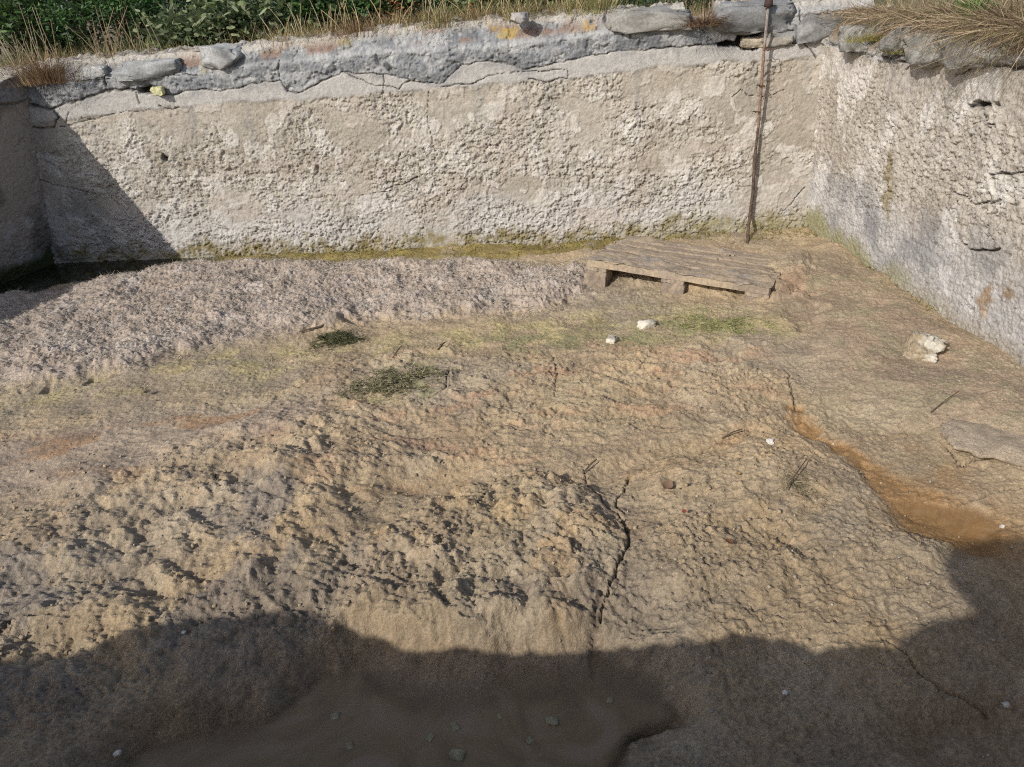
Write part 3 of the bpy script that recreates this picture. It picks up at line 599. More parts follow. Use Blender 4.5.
o = strands('dried_algae', scatter([(-150, 392), (60, 386), (150, 370), (250, 342), (350, 324), (450, 320), (560, 312), (600, 285), (585, 262), (480, 254), (300, 252), (170, 258), (60, 275), (-100, 300)], 60000), .035, .0022, [(.40, .365, .31), (.47, .44, .38), (.31, .265, .205), (.36, .315, .25), (.21, .18, .14), (.43, .385, .31)], M_fib, .3)
tag(o, 'matted pinkish grey dried algae covering the far mud bank', 'algae')
o = strands('green_algae', scatter([(-100, 412), (0, 396), (130, 378), (250, 352), (360, 340), (440, 330), (560, 318), (660, 300), (770, 318), (775, 345), (650, 356), (450, 356), (300, 366), (160, 390), (0, 408)], 12000), .02, .0018, [(.30, .30, .14), (.38, .34, .17), (.22, .24, .10), (.42, .37, .22), (.36, .30, .2)], M_fib, .25)
tag(o, 'thin yellow green algae fringe across the middle of the mud', 'algae')
bp_ = scatter([(175, 262), (300, 258), (500, 256), (590, 250), (640, 240), (740, 244), (790, 238), (830, 238), (900, 280), (940, 310), (930, 318), (860, 262), (815, 226), (808, 212), (700, 214), (600, 220), (300, 226), (160, 236)], 70000)
# keep only those inside the basin and near a wall foot
dback = np.abs((bp_[:, :2]-BL[:2])@nB[:2]); drt = np.abs((bp_[:, :2]-BR[:2])@nR[:2]); ins = (((bp_[:, :2]-BL[:2])@nB[:2]) > .0) & (((bp_[:, :2]-BR[:2])@nR[:2]) > 0)
rr = np.minimum(dback*np.where(bp_[:, 0] > .8, .8, .75), drt*2.2); keep = ins & (RNG.uniform(size=len(bp_)) < np.exp(-rr/.13)) & (fbm(bp_[:, 0], bp_[:, 1], 3, 3, 2) > -.35)
bp_ = bp_[keep]
o = strands('moss', bp_, .035, .004, [(.16, .15, .035), (.24, .21, .06), (.30, .24, .09), (.11, .12, .03), (.34, .27, .13)], M_dry, 1.0)
tag(o, 'yellow green moss growing along the foot of the plaster walls', 'moss')
def clods():
    pts = scatter([(-100, 470), (300, 440), (640, 480), (980, 560), (900, 660), (640, 640), (330, 640), (-100, 700)], 650); V0, F0 = ICO[2]; n = len(pts); s = RNG.uniform(.003, .009, n)*RNG.uniform(.5, 1, n)
    q = V0[None]*RNG.uniform(.6, 1.3, (n, 1, 3)); q = np.clip(q, -.72, .72)*(1+.6*perlin(q[..., 0]*1.7+np.arange(n)[:, None], q[..., 1]*1.7+q[..., 2], 5))[..., None]
    V = q*s[:, None, None]+pts[:, None]; V[:, :, 2] += s[:, None]*.25
    Fc = (F0[None]+np.arange(n)[:, None, None]*len(V0)).reshape(-1, 3); K = np.repeat(pick([(.34, .27, .18), (.28, .23, .17), (.38, .29, .18)], n), len(V0), 0)
    tag(tag(mesh_np('mud_crumbs', V, Fc, M_rock, K), kind='stuff'), 'loose crumbs of dried mud lying on the rough foreground mounds', 'mud crumbs')
clods()
def grit():
    pts = scatter([(-100, 400), (500, 340), (1000, 380), (1100, 767), (-100, 767)], 2600); V0, F0 = ICO[1]; n = len(pts); s = RNG.uniform(.001, .0042, n)
    V = (V0[None]*RNG.uniform(.6, 1.3, (n, 1, 3))*s[:, None, None])+pts[:, None]; V[:, :, 2] += s[:, None]*.3
    Fc = (F0[None]+np.arange(n)[:, None, None]*len(V0)).reshape(-1, 3); K = np.repeat(pick([(.30, .26, .2), (.40, .35, .28), (.22, .18, .13)], n), len(V0), 0)
    tag(tag(mesh_np('grit', V, Fc, M_rock, K), kind='stuff'), 'fine pale grit sprinkled over the drying mud', 'grit')
grit()

# ================================================================== PALLET
def board(name, L_, Wd, T_, loc, parent, seed, mudlevel=.5, nx=70, ny=10):
    u = np.linspace(0, 1, nx); v = np.linspace(0, 1, ny); U, Vv = np.meshgrid(u, v)
    x = U*L_; y = Vv*Wd
    ex = .012*fbm(x*0+Vv*2, U*0+Vv, 3, 2, seed); x = x+np.where(U < .5, -1, 1)*ex*(np.abs(U-.5) > .47)
    y = y+.007*perlin(U*8, Vv*0, seed+3)*np.where(Vv > .5, 1, -1)
    z = T_+.004*fbm(x, y+seed, 9, 4, seed)+mudlevel*.007*(1+fbm(x+seed, y, 12, 5, seed+1, .62))-.004*np.maximum(np.abs(Vv-.5)*2-.8, 0)*5*.4
    top = np.stack([x, y, z], -1); bot = np.stack([x, y, z*0], -1)
    P = np.concatenate([top.reshape(-1, 3), bot.reshape(-1, 3)]); q = gridfaces(ny, nx); n = nx*ny
    Fc = [q, q[:, ::-1]+n]; i = np.arange(n).reshape(ny, nx)
    for e in (i[0], i[-1][::-1], i[:, -1], i[:, 0][::-1]): Fc.append(np.stack([e[1:], e[:-1], e[:-1]+n, e[1:]+n], -1))
    nn = fbm(P[:, 0]*1.0, P[:, 1]*9+seed, 3, 4, seed+5); K = cmix(np.broadcast_to(c3(.31, .25, .19), nn.shape+(3,)), c3(.23, .185, .14), ss(-.2, .5, nn)*.7); K = cmix(K, c3(.36, .285, .20), ss(-.3, .2, fbm(P[:, 0], P[:, 1], 5, 4, seed+6))*mudlevel)
    o = mesh_np(name, P, np.concatenate(Fc), M_wood, K, parent=parent, smooth=False); o.location = loc; return o
pA = G(587, 262, .14); pB = G(769, 291, .075); pC = G(617, 236, .075)
ex_ = pB-pA; Lp = np.linalg.norm(ex_); ex_ /= Lp; ey_ = pC-pA; ey_ -= ex_*np.dot(ey_, ex_); Wp = np.linalg.norm(ey_); ey_ /= Wp; ez_ = np.cross(ex_, ey_)
print('PALLET', Lp, Wp, pA, pB, pC)
pal = empty('pallet', pA); tag(pal, 'old wooden pallet sunk crooked in mud near the back wall', 'pallet')
pal.matrix_world = Matrix([[ex_[0], ey_[0], ez_[0], pA[0]], [ex_[1], ey_[1], ez_[1], pA[1]], [ex_[2], ey_[2], ez_[2], pA[2]], [0, 0, 0, 1]])
Wp = min(max(Wp, .7), .95)
bw = [Wp*q for q in (.22, .13, .16, .13, .16)]; gap = Wp*.05; y0 = 0
for i, w_ in enumerate(bw):
    b_ = board('deck_board', Lp*(1-.02*(i % 2)), w_, .034, (0.006*i, y0, -.022), pal, 11+i*7, mudlevel=.95 if i == 0 else .6); b_.rotation_euler = (0, 0, random.uniform(-.006, .006)); y0 += w_+gap
for x_ in (0, Lp*.44, Lp-.11):
    b_ = board('cross_board', Wp, .12, .02, (x_+.115, .0, -.0425), pal, int(x_*50)+70, mudlevel=.1, nx=40); b_.rotation_euler = (0, 0, pi/2)
def block(x_, y_, s, sd, **k):
    V, Fc = rock_arr((s[0]/2, s[1]/2, s[2]/2), sd, 4, angular=.0, rough=.02); V0 = ICO[4][0]
    V = np.sign(V0)*np.minimum(np.abs(V0)*1.55, 1)*np.array(s)/2; V += .006*np.stack([fbm(V[:, 1]+sd, V[:, 2], 14, 3, sd), fbm(V[:, 0], V[:, 2], 14, 3, sd+1), fbm(V[:, 0], V[:, 1], 14, 3, sd+2)], -1)
    K = cmix(np.broadcast_to(c3(.22, .175, .135), (len(V), 3)), c3(.31, .25, .185), ss(-.1, .4, fbm(V[:, 0], V[:, 2]+V[:, 1], 14, 3, sd)))
    o = mesh_np('block', V, Fc, M_wood, K, parent=pal); o.location = (x_, y_, -.043-s[2]/2); return o
for x_ in (.055, Lp*.44+.06, Lp-.05):
    for y_ in (.055, Wp*.5, Wp-.06): block(x_, y_, (.125, .11, .12), int(x_*100+y_*10))
# silt lying over the boards
def crust():
    a = np.arange(-.01, Lp+.012, .009); b = np.arange(-.008, Wp+.01, .009); A, B = np.meshgrid(a, b)
    h = fbm(A, B, 3.4, 5, 140, .6)*.8+.55*ss(.50, .22, B/Wp)+.12*ss(.3, 1.1, A)-.16; hh = .018*ss(.0, .14, h)+.014*np.clip(h, 0, .8)*(1+fbm(A, B, 10, 5, 141, .62))
    for (u0, u1, v0, v1) in ((.16, .47, Wp-.215, Wp-.135), (.50, .92, Wp-.375, Wp-.30)):      # gaps that stayed open
        hh *= 1-ss(.02, -.012, np.maximum(np.maximum(u0*Lp-A, A-u1*Lp), np.maximum(v0-B, B-v1))+.02*fbm(A, B, 16, 3, 7))
    keep = (h[:-1, :-1] > 0) & (h[1:, 1:] > 0) & (hh[:-1, :-1] > .002) & (hh[1:, 1:] > .002); V = np.stack([A, B, hh-.006], -1)
    K = cmix(np.broadcast_to(c3(.38, .30, .21), A.shape+(3,)), c3(.31, .265, .215), ss(-.2, .4, fbm(A, B, 8, 4, 5)))
    mesh_np('mud_crust', V, gridfaces(*A.shape, keep), M_mud, K, {'wet': np.zeros(A.size)}, parent=pal)
crust()

# ================================================================== POLE
pb = PG(746, 252); pm0 = PL(750, 215, BL+nB*.03, nB); pm = PL(758, 130, BL+nB*.012, nB); pm2 = PL(764, 50, BL+nB*.028, nB); ptop = PL(768.5, 5, BL+nB*.035, nB)
pb[2] -= .12
def interp(ps, k):
    ps = np.array(ps); t = np.linspace(0, len(ps)-1, k); return np.column_stack([np.interp(t, range(len(ps)), ps[:, i]) for i in range(3)])
pole = empty('pole', (pb[0], pb[1], pb[2])); tag(pole, 'thin leaning rusty iron pole standing in the mud beside the pallet', 'pole')
lowp = interp([pb, pm0, pm], 60)-pb; lowp[:, :2] += .004*np.column_stack([fbm(np.linspace(0, 1, 60), np.zeros(60), 4, 3, 5), fbm(np.linspace(0, 1, 60), np.ones(60), 4, 3, 6)])
rl = .0095+.003*np.abs(fbm(np.linspace(0, 1, 60), np.ones(60), 18, 3, 6)); rl[-8:] *= .8
cl = [tuple(np.array([.095, .066, .050])*(.5+.9*random.random())) for _ in range(60) for __ in range(10)]
tube('rusted_shaft', lowp, rl, M_rust, pole, 10, cl)
upp = interp([pm, pm2, ptop], 40)-pb; cu_ = [tuple(np.array([.24, .21, .19] if i > 22 else [.22, .14, .10])*(.7+.6*random.random())) for i in range(40) for __ in range(10)]
tube('grey_shaft', upp, .0085, M_rust, pole, 10, cu_)
tp_ = ptop-pb; tube('cap', [tp_+np.array([0, 0, -.012]), tp_+np.array([0, 0, -.010]), tp_+np.array([0, 0, .03])], [.012, .026, .024], M_rust, pole, 8, [(.05, .03, .025)]*24)
for (px, py, s) in ((758, 112, -1), (762, 86, -1), (766, 50, 1)):
    q = PL(px, py, BL+nB*.03, nB)-pb
    ring_ = [q+np.array([.016*cos(a)*1.0, .016*sin(a), .004*sin(2*a)]) for a in np.linspace(0, 2*pi, 13)]+[q+np.array([s*.035, -.01, .008]), q+np.array([s*.04, -.012, -.008])]
    tube('wire_tie', ring_, .0028, M_rust, pole, 5, [(.12, .06, .035)]*(5*len(ring_)))

# ================================================================== STONES
def on_back(px, py, out=.0): p = PL(px, py, BL+nB*out+np.array([0, .03, 0]), nB); return p
crest_g = 'loose stones on the back wall crest'
th = math.atan2(dB[1], dB[0])
for (px, py, s, c, lab) in (
    (222, 52, (.14, .11, .07), (.33, .33, .32), 'pale chipped stone block near the middle of the leafy bush edge on the wall crest'),
    (648, 14, (.24, .105, .062), (.28, .27, .245), 'long stone block with orange lichen on top of the back wall'),
    (752, 11, (.22, .13, .085), (.22, .22, .215), 'dark grey stone block on the crest just left of the pole top'),
    (818, 22, (.13, .10, .075), (.25, .25, .245), 'grey slab tilted on the crest at the right of the pole'),
    (785, 30, (.11, .08, .055), (.30, .30, .29), 'rounded grey stone wedged in the broken crest right of the pole'),
    (752, 42, (.07, .04, .03), (.44, .38, .29), 'small tan stone inside the dark gap left of the pole'),
    (776, 42, (.085, .05, .028), (.36, .33, .28), 'flat brownish stone in the gap directly right of the pole'),
    (158, 91, (.035, .03, .025), (.55, .53, .30), 'yellowish stone chip stuck in the crest crack on the left'),
    (150, 64, (.22, .11, .055), (.31, .315, .31), 'flat pale stone slab on the crest at the left beside dry grass'),
    (96, 66, (.10, .08, .04), (.36, .36, .35), 'small pale stone at the right foot of the big brown grass tuft'),
    (520, 18, (.05, .05, .03), (.34, .32, .30), 'small grey stone on the crest above the yellow lichen patch')):
    p = on_back(px, py, -.045 if s[2] < .035 and px > 700 else .02 if s[0] < .1 else -.085); p[2] -= .0 if s[0] < .1 else .03; rock('crest_stone', p, s, th+random.uniform(-.08, .08), px, c, lab, 'stone', crest_g, c2=[q*.7 for q in c], rough=.12)
th2 = math.atan2(dR[1], dR[0])
for (px, py, s, lab) in ((905, 40, (.09, .08, .06), 'knobbly grey stone on the right wall crest under green moss'), (938, 50, (.12, .09, .07), 'light stone jutting from the right wall crest below hanging grass'), (985, 52, (.15, .10, .06), 'wide grey stone at the right end of the crest under dry grass'), (860, 38, (.08, .08, .06), 'small rough stone at the corner where both walls meet')):
    p = PL(px, py, RT0*0+BR+nR*(.0), nR); rock('crest_stone', p, s, th2, px, (.34, .33, .30), lab, 'stone', 'stones along the right wall crest', rough=.14)
def on_mud(px, py, dz=0): p = PG(px, py).copy(); p[2] += dz; return p
p = on_mud(920, 352); a_ = rock('white_stone', p, (.085, .06, .06), .9, 31, (.50, .46, .38), 'pale chalky stone lump lying below the right wall', 'stone', n=5, tilt=(.3, -.3), c2=(.30, .24, .16), rough=.22)
p = on_mud(647, 327, .008); rock('white_chunk', p, (.04, .025, .022), .3, 32, (.62, .56, .46), 'cream coloured broken chunk in front of the pallet', 'stone')
p = on_mud(612, 341, .004); rock('white_chunk', p, (.035, .022, .014), 1.1, 33, (.62, .55, .44), 'flat cream chunk on green mud left of the larger one', 'stone')
p = on_mud(770, 443, .004); rock('white_pebble', p, (.0125, .010, .008), 0, 34, (.80, .76, .68), 'single bright white pebble beside the brown rill', 'pebble', n=3, c2=(.7, .66, .58))
for (px, py, lab) in ((785, 694, 'tiny white pebble in the shade right of the puddle'), (118, 754, 'tiny white pebble at the bottom left edge'), (1002, 527, 'white pebble at the edge of the brown pool'), (184, 633, 'tiny pale pebble on the shaded grey mud bank'), (1006, 706, 'small white pebble near the right edge in the shade')):
    p = on_mud(px, py, .003); rock('white_pebble', p, (.007, .006, .005), 0, px, (.75, .7, .62), lab, 'pebble', n=2)
# slab at the right
p = on_mud(1010, 447, .006); V0, Fc = ICO[5]; V = np.sign(V0)*np.abs(V0)**.7*np.array((.22, .11, .022)); V = V*(1+.16*fbm(V[:, 0]+3, V[:, 1], 7, 4, 91, .6))[:, None]; V[:, 2] += .006*crumb(V[:, 0], V[:, 1], 12, 5, 92)
K = np.broadcast_to(c3(.37, .30, .22), (len(V), 3))*(1+.2*fbm(V[:, 0], V[:, 1], 20, 3, 3))[:, None]; o = mesh_np('mud_slab', V, Fc, M_mud, K*.92, {'wet': np.zeros(len(V))}); o.location = p.tolist(); o.rotation_euler = (.0, .06, -.35); tag(o, 'flat grey brown slab half buried at the right edge of the mud', 'slab')
# pebbles in the puddle
for i, (px, py, r) in enumerate(((334, 717, .012), (430, 738, .010), (455, 727, .012), (552, 721, .015), (610, 700, .010), (350, 746, .010), (457, 755, .018), (530, 740, .010), (500, 716, .008))):
    if r == 0: continue
    p = G(px, py, -.046); rock('puddle_clod', (p[0], p[1], -.047), (r, r*.8, r*.35), i, 400+i, (.30, .27, .17), None, n=2)
    tag(bpy.context.scene.collection.objects[-1], 'little grey green clod breaking the surface of the dark puddle', 'clod', 'clods in the puddle')

# ================================================================== ALGAE CLUMPS, LEAVES, TWIGS
def clump(name, outline_c, rx, ry, h, n, L_, pal, label, rz=0, cat='algae clump'):
    q = RNG.normal(size=(n, 2))*.5; r = np.hypot(q[:, 0], q[:, 1]); m_ = (r < 1.2) & (fbm(q[:, 0]*rx+outline_c[0], q[:, 1]*ry+outline_c[1], 17, 4, 77, .62) > -.02+.5*(r-.4)); q = q[m_]; r = r[m_]
    x = q[:, 0]*rx*cos(rz)-q[:, 1]*ry*sin(rz); y = q[:, 0]*rx*sin(rz)+q[:, 1]*ry*cos(rz)
    z = np.array([gz(outline_c[0]+a, outline_c[1]+b) for a, b in zip(x, y)])-outline_c[2]+h*np.maximum(1-r*r, 0)*RNG.uniform(0, 1, len(r))
    root = empty(name, outline_c); tag(root, label, cat)
    strands('strand_mass', np.column_stack([x, y, z]), L_, .0028, pal, M_fib, .22, None, root, .8)
    return root
c = PG(338, 341); dk = clump('green_algae_clump', c, .13, .09, .035, 5200, .04, [(.07, .08, .035), (.10, .11, .05), (.16, .16, .08), (.05, .055, .03), (.2, .18, .11)], 'dark green algae clump with a black twig on the far mud')
q0 = PG(300, 334)-c; q1 = PG(322, 330)-c; q2 = PG(336, 322)-c; q3 = PG(346, 327)-c
tube('twig', [q0+[0, 0, .015], q1+[0, 0, .02], q2+[0, 0, .04], q3+[0, 0, .03]], [.004, .006, .007, .005], M_bark, dk, 6)
c = PG(395, 384); clump('green_algae_clump', c, .26, .13, .025, 9000, .03, [(.17, .17, .08), (.23, .22, .12), (.28, .25, .15), (.34, .29, .19), (.12, .13, .07), (.36, .30, .21)], 'wide olive algae clump in the middle of the mud bank', .45)
c = PG(720, 326); clump('green_algae_clump', c, .30, .14, .012, 3800, .025, [(.19, .20, .08), (.27, .27, .12), (.33, .30, .15)], 'flat yellow green algae patch in front of the pallet', -.2)
c = PG(800, 484); clump('green_algae_clump', c, .09, .07, .010, 500, .035, [(.22, .19, .11), (.16, .14, .08), (.3, .26, .17)], 'wispy dry root tuft on the smooth mud dome at right')
def twig(px0, py0, px1, py1, r, label, lift=.012):
    a = on_mud(px0, py0, lift); b = on_mud(px1, py1, lift*1.8); m_ = (a+b)/2+np.array([.003, .002, .006]); tag(tube('twig', np.array([a, m_, b])-a, [r, r*.9, r*.5], M_bark), label, 'twig')
    o = C.objects[-1]; o.location = a.tolist()
twig(786, 492, 806, 464, .0022, 'straight thin twig standing out of the mud dome')
twig(722, 441, 742, 434, .003, 'short brown twig lying along the start of the rill')
twig(583, 476, 597, 464, .003, 'little forked twig at the head of the dark crack')
twig(930, 415, 958, 396, .002, 'thin dry stalk on the right mud slope')
twig(393, 360, 402, 350, .003, 'short dark stick beside the olive algae clump')
twig(438, 352, 446, 346, .004, 'dark bent stick above the olive algae clump')
def leaf(px, py, s, c, rz, label):
    p = on_mud(px, py, .012); n = 9; V = []; Fc = []
    for i in range(n):
        t = i/(n-1); w_ = s*.38*math.sin(pi*(.04+.92*t))**.8; cz_ = s*.18*(t-.4)**2*4
        V += [(s*(t-.5), -w_, cz_+w_*.5), (s*(t-.5), 0, cz_), (s*(t-.5), w_, cz_+w_*.6)]
    for i in range(n-1):
        for k in (0, 1): Fc.append((i*3+k, i*3+k+1, i*3+k+4, i*3+k+3))
    o = mesh_py('dead_leaf', V, Fc, M_leaf, None, True, [c]*len(V)); o.location = p.tolist(); o.rotation_euler = (.15, .1, rz); tag(o, label, 'leaf')
leaf(684, 515, .016, (.30, .07, .04), .5, 'small red dead leaf on the mud dome')
leaf(729, 546, .026, (.20, .09, .05), 2.1, 'curled dark brown leaf below the small red one')
leaf(667, 490, .045, (.26, .17, .11), .9, 'broad tan brown leaf pressed on mud right of the crack')
leaf(738, 477, .014, (.38, .25, .08), .2, 'tiny yellow leaf flake near the brown rill')
leaf(148, 395, .03, (.08, .06, .04), .2, 'dark curled leaf below the dried mat on the left')

# ================================================================== VEGETATION
def tuft(loc, n, L_, spread, pal, label, lean=(0, 0, 0), w=.0035, mess=.12, group=None, base=.06, name='dry_grass_tuft', cat='grass', upz=1.0, droop=(.1, .6), stalk=None):
    root = empty(name, loc); tag(root, label, cat, group)
    a = RNG.uniform(0, 2*pi, n); r = np.abs(RNG.normal(size=n))*base; P = np.column_stack([r*np.cos(a), r*np.sin(a)*.7, np.full(n, -.03)])
    T = np.column_stack([np.cos(a)*spread*RNG.uniform(.1, 1, n), np.sin(a)*spread*RNG.uniform(.1, 1, n), np.full(n, upz)])+np.array(lean)
    T += RNG.normal(size=(n, 3))*mess
    Nn = np.column_stack([np.cos(a), np.sin(a), -np.ones(n)*.8])+np.array(lean)*.5+RNG.normal(size=(n, 3))*mess*1.5; Nn /= np.linalg.norm(Nn, axis=1)[:, None]
    strips('blades', P, T, Nn, RNG.uniform(.35, 1.1, n)*L_, RNG.uniform(.5, 1.3, n)*w, pick(pal, n), M_dry, root, seg=5, droop=RNG.uniform(*droop, n))
    if stalk:
        k, SL, sc_ = stalk; V = []; Fc = []
        for i in range(k):
            an = random.uniform(0, 2*pi); q = np.array([cos(an)*base, sin(an)*base*.6, -.03]); d = np.array([random.uniform(-.35, .35), random.uniform(-.25, .25), 1]); hgt = SL*random.uniform(.6, 1.1)
            bend = np.array([random.uniform(-.1, .1), random.uniform(-.1, .1), 0]); pts = [q+d*hgt*t+bend*t*t for t in (0, .35, .7, 1)]
            v, f = tube_arr(pts, [.0028, .0024, .002, .0012], 4); Fc += [[x+len(V) for x in ff] for ff in f]; V += list(v)
        mesh_py('stalks', V, Fc, M_dry, root, False, [sc_]*len(V))
    return root
def behind(px, py, back=.0):                  # point on the crest line at the back wall
    p = PL(px, py, BL-nB*(.05+back), nB); return p
BROWN = [(.26, .17, .09), (.34, .24, .13), (.20, .10, .06), (.42, .33, .18), (.15, .08, .05)]
STRAW = [(.50, .41, .22), (.58, .50, .30), (.40, .31, .16), (.35, .30, .12), (.22, .15, .08), (.14, .17, .05)]
tuft(behind(45, 78, -.0), 1500, .24, .9, BROWN, 'big reddish brown dry grass tuft at the left end of the crest', base=.14, stalk=(14, .42, (.45, .36, .24)))
tuft(behind(18, 82, .15), 700, .24, .9, BROWN+STRAW, 'dry brown grass at the far left edge behind the crest', base=.14, stalk=(7, .40, (.42, .34, .22)))
tuft(behind(112, 66, .15), 600, .18, .8, BROWN+STRAW, 'dry brown grass tuft with upright stalks right of the biggest tuft', base=.10, stalk=(16, .36, (.40, .30, .18)))
tuft(behind(150, 60, .2), 350, .16, .8, STRAW, 'short straw coloured tuft left of the leafy bush', base=.10, stalk=(8, .30, (.42, .33, .2)))
tuft(behind(285, 46, .2), 600, .22, .9, STRAW+BROWN[:2], 'pale straw tuft spilling right of the leafy bush', lean=(.25, -.1, 0), base=.12, stalk=(8, .25, (.6, .5, .3)))
i = 0
for px, py, lab, p_ in ((318, 40, 'straw tuft with crossing stalks on the crest above the cracked grey band', STRAW), (355, 32, 'rust coloured weed tuft on the crest left of centre', BROWN), (395, 28, 'upright dry tuft beside the rust coloured weeds', BROWN+STRAW), (440, 22, 'tall straw tuft in the middle of the crest', STRAW), (480, 18, 'straw tuft mixed with red weeds right of the tall middle tuft', STRAW+BROWN[:3]), (520, 14, 'yellowish tuft above the yellow lichen patch', STRAW), (565, 12, 'thin straw tuft between lichen patch and long stone block', STRAW), (598, 8, 'greenish yellow tuft at the left end of the long stone block', STRAW+[(.2, .26, .08)])):
    i += 1; tuft(behind(px, py, .12+.1*(i % 2)), 520, .17, .7, p_, lab, base=.11, stalk=(9, .24, (.5, .4, .22)))
tuft(behind(704, 20, -.02), 1500, .13, 1.4, [(.25, .16, .11), (.33, .23, .15), (.18, .11, .08), (.42, .32, .2)], 'tangled brown dead grass filling the notch between two crest blocks', base=.075, upz=.6)
# hanging grass on the right wall
def rtop(px, py, out=0.): return PL(px, py, BR+nR*out, nR)
HANG = [(.30, .22, .14), (.38, .29, .19), (.22, .15, .09), (.48, .38, .25), (.16, .11, .07), (.20, .19, .08)]
for (px, py, n, L_, lab) in ((862, 8, 600, .10, 'short dry grass with yellow moss at the corner of the right wall'), (893, 10, 700, .13, 'dry hanging grass left of the green sprig on the right wall'), (925, 12, 800, .15, 'straw coloured grass hanging over the middle of the right crest'), (950, 10, 900, .17, 'thick straw curtain just left of the green sprig'), (985, 14, 900, .19, 'long brown grass hanging at the far right of the wall top'), (1008, 16, 900, .22, 'shaggy brown grass between the long hanging tuft and the right edge'), (1030, 18, 900, .22, 'hanging brown grass cut by the right edge of the view'), (1062, 22, 900, .24, 'hanging brown grass just past the right edge of the view')):
    tuft(rtop(px+random.uniform(-8, 8), py-4, -.08), int(n*1.3), L_*.62, .6, HANG, lab, lean=tuple(nR*random.uniform(.35, .6)+dR*random.uniform(-.35, .25)), base=.13, upz=.25, droop=(.2, 1.8), w=.0034, mess=.5)
tuft(rtop(872, 34, .01), 500, .05, 1.0, [(.30, .27, .07), (.2, .2, .05), (.40, .34, .12)], 'yellow green moss cushion at the top corner of the two walls', base=.10, name='moss_cushion', cat='moss')
tuft(rtop(903, 46, .02), 500, .05, 1.0, [(.16, .18, .04), (.12, .14, .03), (.34, .30, .10)], 'dark green moss cushion hanging on the right wall crest', base=.05, name='moss_cushion', cat='moss')
tuft(rtop(976, 8, -.05), 120, .12, .9, [(.10, .20, .04), (.14, .27, .06)], 'fresh green sprig among the dry grass on the right wall', base=.04, w=.012, name='green_sprig', cat='plant')
tuft(PG(752, 240), 160, .08, .8, [(.22, .21, .08), (.3, .27, .12)], 'little green tuft around the foot of the iron pole', base=.05, name='moss_tuft', cat='moss')
tuft(PG(776, 272), 40, .09, .7, [(.12, .15, .05), (.2, .2, .08)], 'thin dark weed sprig at the right end of the pallet', base=.02, name='weed_sprig', cat='plant')
tuft(PG(551, 240), 260, .07, .9, [(.16, .15, .06), (.25, .21, .1)], 'small olive weed tuft at the wall foot left of the pallet', base=.04, name='weed_sprig', cat='plant')

def shrub(loc, rx, ry, h, n, pal, label, leafL=.05, leafW=.022, group='shrubs behind the back wall', up=.3, name='shrub', seed=1, low=.0):
    root = empty(name, loc); tag(root, label, 'shrub', group); r = random.Random(seed); V = []; Fc = []; tips = []
    for i in range(22):
        a = r.uniform(0, 2*pi); rr = r.random()**.5; e = np.array([cos(a)*rx*rr, sin(a)*ry*rr, h*r.uniform(.55, 1)*(1-.35*rr*rr)]); m_ = e*np.array([.4, .4, .55]); pts = [np.array([cos(a)*.04, sin(a)*.04, -.05]), m_, e]
        v, f = tube_arr(pts, [.010, .007, .003], 5); Fc += [[x+len(V) for x in ff] for ff in f]; V += list(v)
        for _ in range(14): t = r.uniform(.15, 1.05); b = (pts[1]*(1-t)+pts[2]*t) if t > .3 else pts[1]*t*1.5; tips.append(b+np.array([r.gauss(0, .12)*rx*1.4, r.gauss(0, .12)*ry*1.4, r.gauss(0, .07)*h]))
    mesh_py('stems', V, Fc, M_bark, root, True)
    tips = np.array(tips); P = tips[RNG.integers(0, len(tips), n)]+RNG.normal(size=(n, 3))*np.array([.055, .055, .05]); P[:, 2] = np.maximum(P[:, 2], low)
    T = RNG.normal(size=(n, 3)); T[:, 2] = T[:, 2]*.6+up; Nn = RNG.normal(size=(n, 3)); Nn /= np.linalg.norm(Nn, axis=1)[:, None]
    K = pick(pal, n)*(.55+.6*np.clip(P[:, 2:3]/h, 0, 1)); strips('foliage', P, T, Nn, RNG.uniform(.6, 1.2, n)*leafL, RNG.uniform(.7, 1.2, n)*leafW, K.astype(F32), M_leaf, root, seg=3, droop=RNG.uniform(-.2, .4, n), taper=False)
    return root
def bg(px, dist, z=1.08):
    d = ray(px, 0); d = d/d[1]; p = CP+d*dist; p[2] = z; return p
DG = [(.04, .08, .02), (.07, .14, .03), (.025, .045, .015), (.11, .19, .05)]
OL = [(.13, .17, .06), (.20, .24, .11), (.08, .11, .04), (.28, .31, .18), (.05, .08, .03)]
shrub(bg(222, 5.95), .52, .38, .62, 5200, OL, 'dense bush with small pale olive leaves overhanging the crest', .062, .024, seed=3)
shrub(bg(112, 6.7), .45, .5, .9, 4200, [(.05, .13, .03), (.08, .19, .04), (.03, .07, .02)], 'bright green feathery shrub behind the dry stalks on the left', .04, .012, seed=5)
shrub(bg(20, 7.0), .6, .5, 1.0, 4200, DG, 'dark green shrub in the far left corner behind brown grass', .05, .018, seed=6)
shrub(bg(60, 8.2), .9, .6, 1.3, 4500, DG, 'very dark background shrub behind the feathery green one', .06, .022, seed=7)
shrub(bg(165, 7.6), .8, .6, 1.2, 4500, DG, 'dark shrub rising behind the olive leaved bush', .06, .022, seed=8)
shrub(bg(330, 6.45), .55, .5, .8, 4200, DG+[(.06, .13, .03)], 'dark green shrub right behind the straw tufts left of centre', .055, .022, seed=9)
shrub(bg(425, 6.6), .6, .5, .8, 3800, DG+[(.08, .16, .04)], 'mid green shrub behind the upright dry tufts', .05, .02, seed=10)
shrub(bg(520, 6.4), .6, .5, .7, 3800, [(.09, .14, .04), (.14, .19, .06), (.05, .08, .02)], 'light green leafy shrub above the yellow lichen patch', .055, .022, seed=11)
